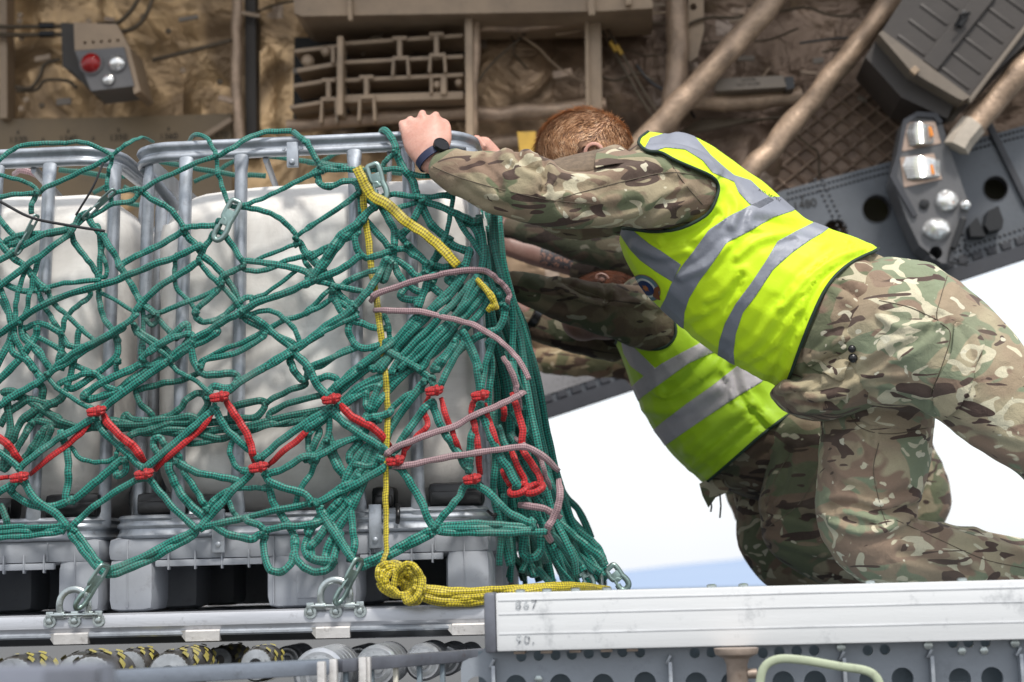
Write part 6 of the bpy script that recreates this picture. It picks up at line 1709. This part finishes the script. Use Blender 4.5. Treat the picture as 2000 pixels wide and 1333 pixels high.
for i in range(20):
    v = -1.5+3*i/19; rows.append([h2+Vector((86*k2*math.cos(v)*math.cos(u), .084*math.sin(v), 72*k2*math.cos(v)*math.sin(u))) for u in np.linspace(-.2, 3.3, 24)])
mb.grid(rows); hp2 = mb.obj('hair', worn('auburn_hair', (.06, .022, .012), .9, 0, .4, 60, bumpk=.5, dirt_amt=0, spec=.05), p2)
st = MB()
for i in range(2500):
    v = hr.uniform(-1.3, .9); u = hr.uniform(-.2, 3.2); nr = Vector((math.cos(v)*math.cos(u), math.sin(v), math.cos(v)*math.sin(u))); b0 = h2+Vector((86*k2*nr.x, .084*nr.y, 72*k2*nr.z))
    d = Vector((-math.sin(u)*(1 if u < 1.5 else -1)*-1, hr.gauss(-.3, .3), math.cos(u)*(1 if u < 1.5 else -1)*-1))+Vector((hr.gauss(0, .2), 0, hr.gauss(0, .2))); d.normalize()
    e = b0+(d+nr*.3).normalized()*hr.uniform(.012, .022); sd_ = d.cross(nr).normalized()*.0009; st.add([b0-sd_, b0+sd_, e], [(0, 1, 2)])
st.obj('hair_strands', worn('auburn_strands', (.07, .03, .018), .6, 0, .5, 60, bumpk=0, spec=.2), hp2, False)
V2, F2 = voxel([loft(core2), loft(armN2), loft(armF2)], .008, 5); V2 = crumple(V2, F2, .006, 11, (1, 0, -.2), 9.1)
V2 = tuck(V2, F2, out2)
V2 = folds(V2, F2, [([(1100, 552), (1140, 575), (1190, 585)], 8, -.012), ([(1180, 548), (1186, 580), (1180, 600)], 7, -.010), ([(1030, 560), (1060, 585), (1100, 600)], 8, -.008), ([(1200, 600), (1240, 590), (1290, 600)], 9, .008), ([(1360, 960), (1420, 930), (1500, 880)], 10, -.008)])
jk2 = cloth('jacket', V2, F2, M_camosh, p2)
patch('jacket_pocket', V2, F2, [(1096, 556), (1180, 584), (1178, 600), (1092, 575)], .006, M_camosh, jk2, .004)
mb = MB(); mb.plate([(1366, 945), (1425, 915), (1500, 868), (1480, 905), (1440, 925), (1420, 962), (1398, 972), (1384, 992), (1372, 968)], [], lambda a, b2: at(a, b2, .80), (0, .012, 0)); mb.obj('jacket_hem', M_camodk, jk2, False)
for (x, y0, y1) in ((1406, 965, 1012), (1388, 980, 1000)):
    mb = MB(); mb.tube([at(x, y0, .79), at(x+2, (y0+y1)/2, .785), at(x, y1, .79)], .0025, 6); mb.obj('drawcord', M_black, jk2)
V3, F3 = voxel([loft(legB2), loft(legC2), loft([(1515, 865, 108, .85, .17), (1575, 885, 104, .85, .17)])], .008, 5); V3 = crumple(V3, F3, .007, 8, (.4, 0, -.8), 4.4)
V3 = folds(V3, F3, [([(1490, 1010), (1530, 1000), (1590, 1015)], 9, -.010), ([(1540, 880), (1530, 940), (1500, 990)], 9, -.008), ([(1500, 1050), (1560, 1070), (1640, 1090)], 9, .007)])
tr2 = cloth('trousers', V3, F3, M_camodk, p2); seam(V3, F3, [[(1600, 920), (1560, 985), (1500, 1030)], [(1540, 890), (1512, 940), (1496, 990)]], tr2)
b1_ = [(1213, 664), (1228, 668), (1250, 690), (1280, 720), (1290, 712), (1330, 690), (1365, 672), (1400, 640), (1420, 680), (1380, 694), (1345, 710), (1310, 735), (1255, 775), (1240, 790), (1225, 765), (1245, 745), (1258, 735), (1232, 715), (1218, 690)]
b2_ = [(1270, 845), (1300, 820), (1340, 790), (1390, 755), (1440, 715), (1480, 700), (1490, 745), (1440, 775), (1390, 808), (1340, 842), (1300, 870), (1285, 880)]
b3_ = [(1416, 742), (1450, 720), (1462, 760), (1430, 782)]
vo2, W2, G2 = vest(core2, [[(1262, 622, 56, .69, .06), (1310, 640, 64, .74, .07)]], out2, [b1_, b2_], 8, M_vest2, M_refl2, p2, [([(1300, 760), (1340, 740), (1390, 690)], 10, -.008), ([(1250, 800), (1320, 800), (1400, 760)], 12, .008), ([(1360, 930), (1420, 880), (1480, 830)], 10, -.008), ([(1340, 880), (1400, 830), (1470, 790)], 12, .007), ([(1430, 720), (1450, 780), (1500, 840)], 9, -.008)], .005, 6.2)
# black wrist band
mb = MB(); a, b2 = at(1030, 606, .98), at(1050, 632, .98); mb.lathe(at(1040, 622, 1.01), (at(1060, 634, 1.02)-at(1030, 614, 1.0)), [(.036, -.012), (.040, -.011), (.040, .011), (.036, .012)], 20); mb.obj('wristband', M_black, p2)

# ---- third man: mostly hidden, tattooed forearm with rolled sleeve
core3 = [(1290, 470, 70, 1.35, .13), (1330, 520, 95, 1.35, .18), (1400, 590, 110, 1.35, .18), (1500, 660, 108, 1.35, .17), (1590, 730, 96, 1.35, .17)]
armU3 = [(985, 446, 20, 1.18, .028), (1030, 452, 24, 1.17, .032), (1100, 467, 33, 1.16, .042), (1180, 488, 42, 1.18, .05), (1290, 505, 56, 1.22, .065)]
foreT3 = [(985, 480, 19, 1.42, .022), (1050, 498, 24, 1.42, .028), (1120, 515, 26, 1.42, .032), (1190, 530, 30, 1.42, .036)]
sleeveT3 = [(1128, 520, 30, 1.42, .036), (1180, 532, 34, 1.42, .042), (1250, 540, 44, 1.44, .05), (1330, 545, 52, 1.45, .06)]
legD3 = [(1620, 760, 90, 1.35, .11), (1720, 850, 80, 1.35, .10), (1782, 930, 62, 1.35, .09), (1800, 985, 56, 1.35, .085), (1770, 1050, 50, 1.36, .08), (1820, 1110, 44, 1.4, .07)]
legE3 = [(1600, 770, 90, 1.5, .11), (1640, 880, 78, 1.5, .10), (1640, 1000, 66, 1.5, .09), (1700, 1100, 50, 1.5, .075)]
head3 = [ell(at(1230, 455, 1.35), (.098, .075, .088)), ell(at(1195, 490, 1.35), (.05, .05, .05)), loft([(1235, 462, 40, 1.35, .055), (1290, 480, 46, 1.35, .07)])]
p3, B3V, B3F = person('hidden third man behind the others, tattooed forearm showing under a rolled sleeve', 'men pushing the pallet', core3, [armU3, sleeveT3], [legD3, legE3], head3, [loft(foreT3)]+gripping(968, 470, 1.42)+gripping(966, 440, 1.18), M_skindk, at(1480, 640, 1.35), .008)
mb = MB(); mb.ball(at(1232, 452, 1.35), 1, (.102, .079, .09), None, 16); mb.obj('hair', worn('brown_hair', (.06, .035, .02), .6, 0, .4, 60, bumpk=.5), p3)
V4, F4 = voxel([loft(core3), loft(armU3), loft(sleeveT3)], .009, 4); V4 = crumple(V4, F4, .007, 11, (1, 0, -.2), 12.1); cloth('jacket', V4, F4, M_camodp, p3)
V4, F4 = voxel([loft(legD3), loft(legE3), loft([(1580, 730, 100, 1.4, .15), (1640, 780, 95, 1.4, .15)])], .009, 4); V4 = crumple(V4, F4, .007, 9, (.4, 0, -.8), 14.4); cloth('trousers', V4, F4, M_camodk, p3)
def tattoo_mat():
    m, t, b = nt('tattoo_ink'); v = coords(t, 'Object', (1, 1, 1)); vo_ = N(t, 'ShaderNodeTexVoronoi', Scale=42); vo_.feature = 'DISTANCE_TO_EDGE'; t.links.new(v, vo_.inputs['Vector'])
    w = N(t, 'ShaderNodeTexVoronoi', Scale=95); w.feature = 'DISTANCE_TO_EDGE'; t.links.new(v, w.inputs['Vector'])
    mx = N(t, 'ShaderNodeMath', operation='MINIMUM'); t.links.new(vo_.outputs[0], mx.inputs[0]); t.links.new(w.outputs[0], mx.inputs[1])
    t.links.new(ramp(t, mx.outputs[0], [(.05, (.025, .028, .035)), (.16, (.26, .13, .09))]), b.inputs['Base Color']); b.inputs['Roughness'].default_value = .5; return m
patch('tattoo', B3V, B3F, [(1056, 484), (1128, 505), (1114, 528), (1054, 517)], .0008, tattoo_mat(), p3, 0, True, False)
# ---- fourth man: only a warm lit sleeve shows under the others
core4 = [(1240, 690, 48, 1.75, .11), (1290, 720, 66, 1.75, .15), (1370, 760, 80, 1.75, .16), (1450, 820, 80, 1.75, .15)]
arm4 = [(1042, 702, 19, 1.7, .026), (1075, 705, 26, 1.7, .034), (1140, 708, 30, 1.7, .04), (1210, 706, 34, 1.72, .048), (1270, 712, 40, 1.75, .055)]
leg4 = [(1450, 830, 70, 1.75, .10), (1470, 930, 62, 1.75, .09), (1500, 1020, 52, 1.75, .08), (1560, 1090, 42, 1.75, .07)]
leg4b = [(1470, 830, 70, 1.9, .10), (1560, 930, 60, 1.9, .09), (1600, 1020, 50, 1.9, .08), (1680, 1090, 40, 1.9, .07)]
head4 = [ell(at(1230, 640, 1.75), (.095, .075, .085)), ell(at(1200, 668, 1.75), (.05, .05, .05)), loft([(1232, 650, 34, 1.75, .05), (1262, 700, 40, 1.75, .06)])]
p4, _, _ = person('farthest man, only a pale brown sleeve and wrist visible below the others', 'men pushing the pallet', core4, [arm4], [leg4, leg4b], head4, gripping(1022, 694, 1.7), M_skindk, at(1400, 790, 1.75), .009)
mb = MB(); mb.ball(at(1232, 636, 1.75), 1, (.099, .079, .087), None, 14); mb.obj('hair', worn('dark_hair', (.03, .02, .014), .6, 0, .4, 60, bumpk=.5), p4)
V5, F5 = voxel([loft(core4), loft(arm4)], .009, 4); V5 = crumple(V5, F5, .008, 12, (1, 0, -.2), 16.1); cloth('jacket', V5, F5, camo_mat('tan_camouflage_cloth', .8, 19, (.3, .3, .3), 1.12), p4)
V5, F5 = voxel([loft(leg4), loft(leg4b)], .009, 4); V5 = crumple(V5, F5, .007, 9, (.4, 0, -.8), 18.4); cloth('trousers', V5, F5, M_camodk, p4)
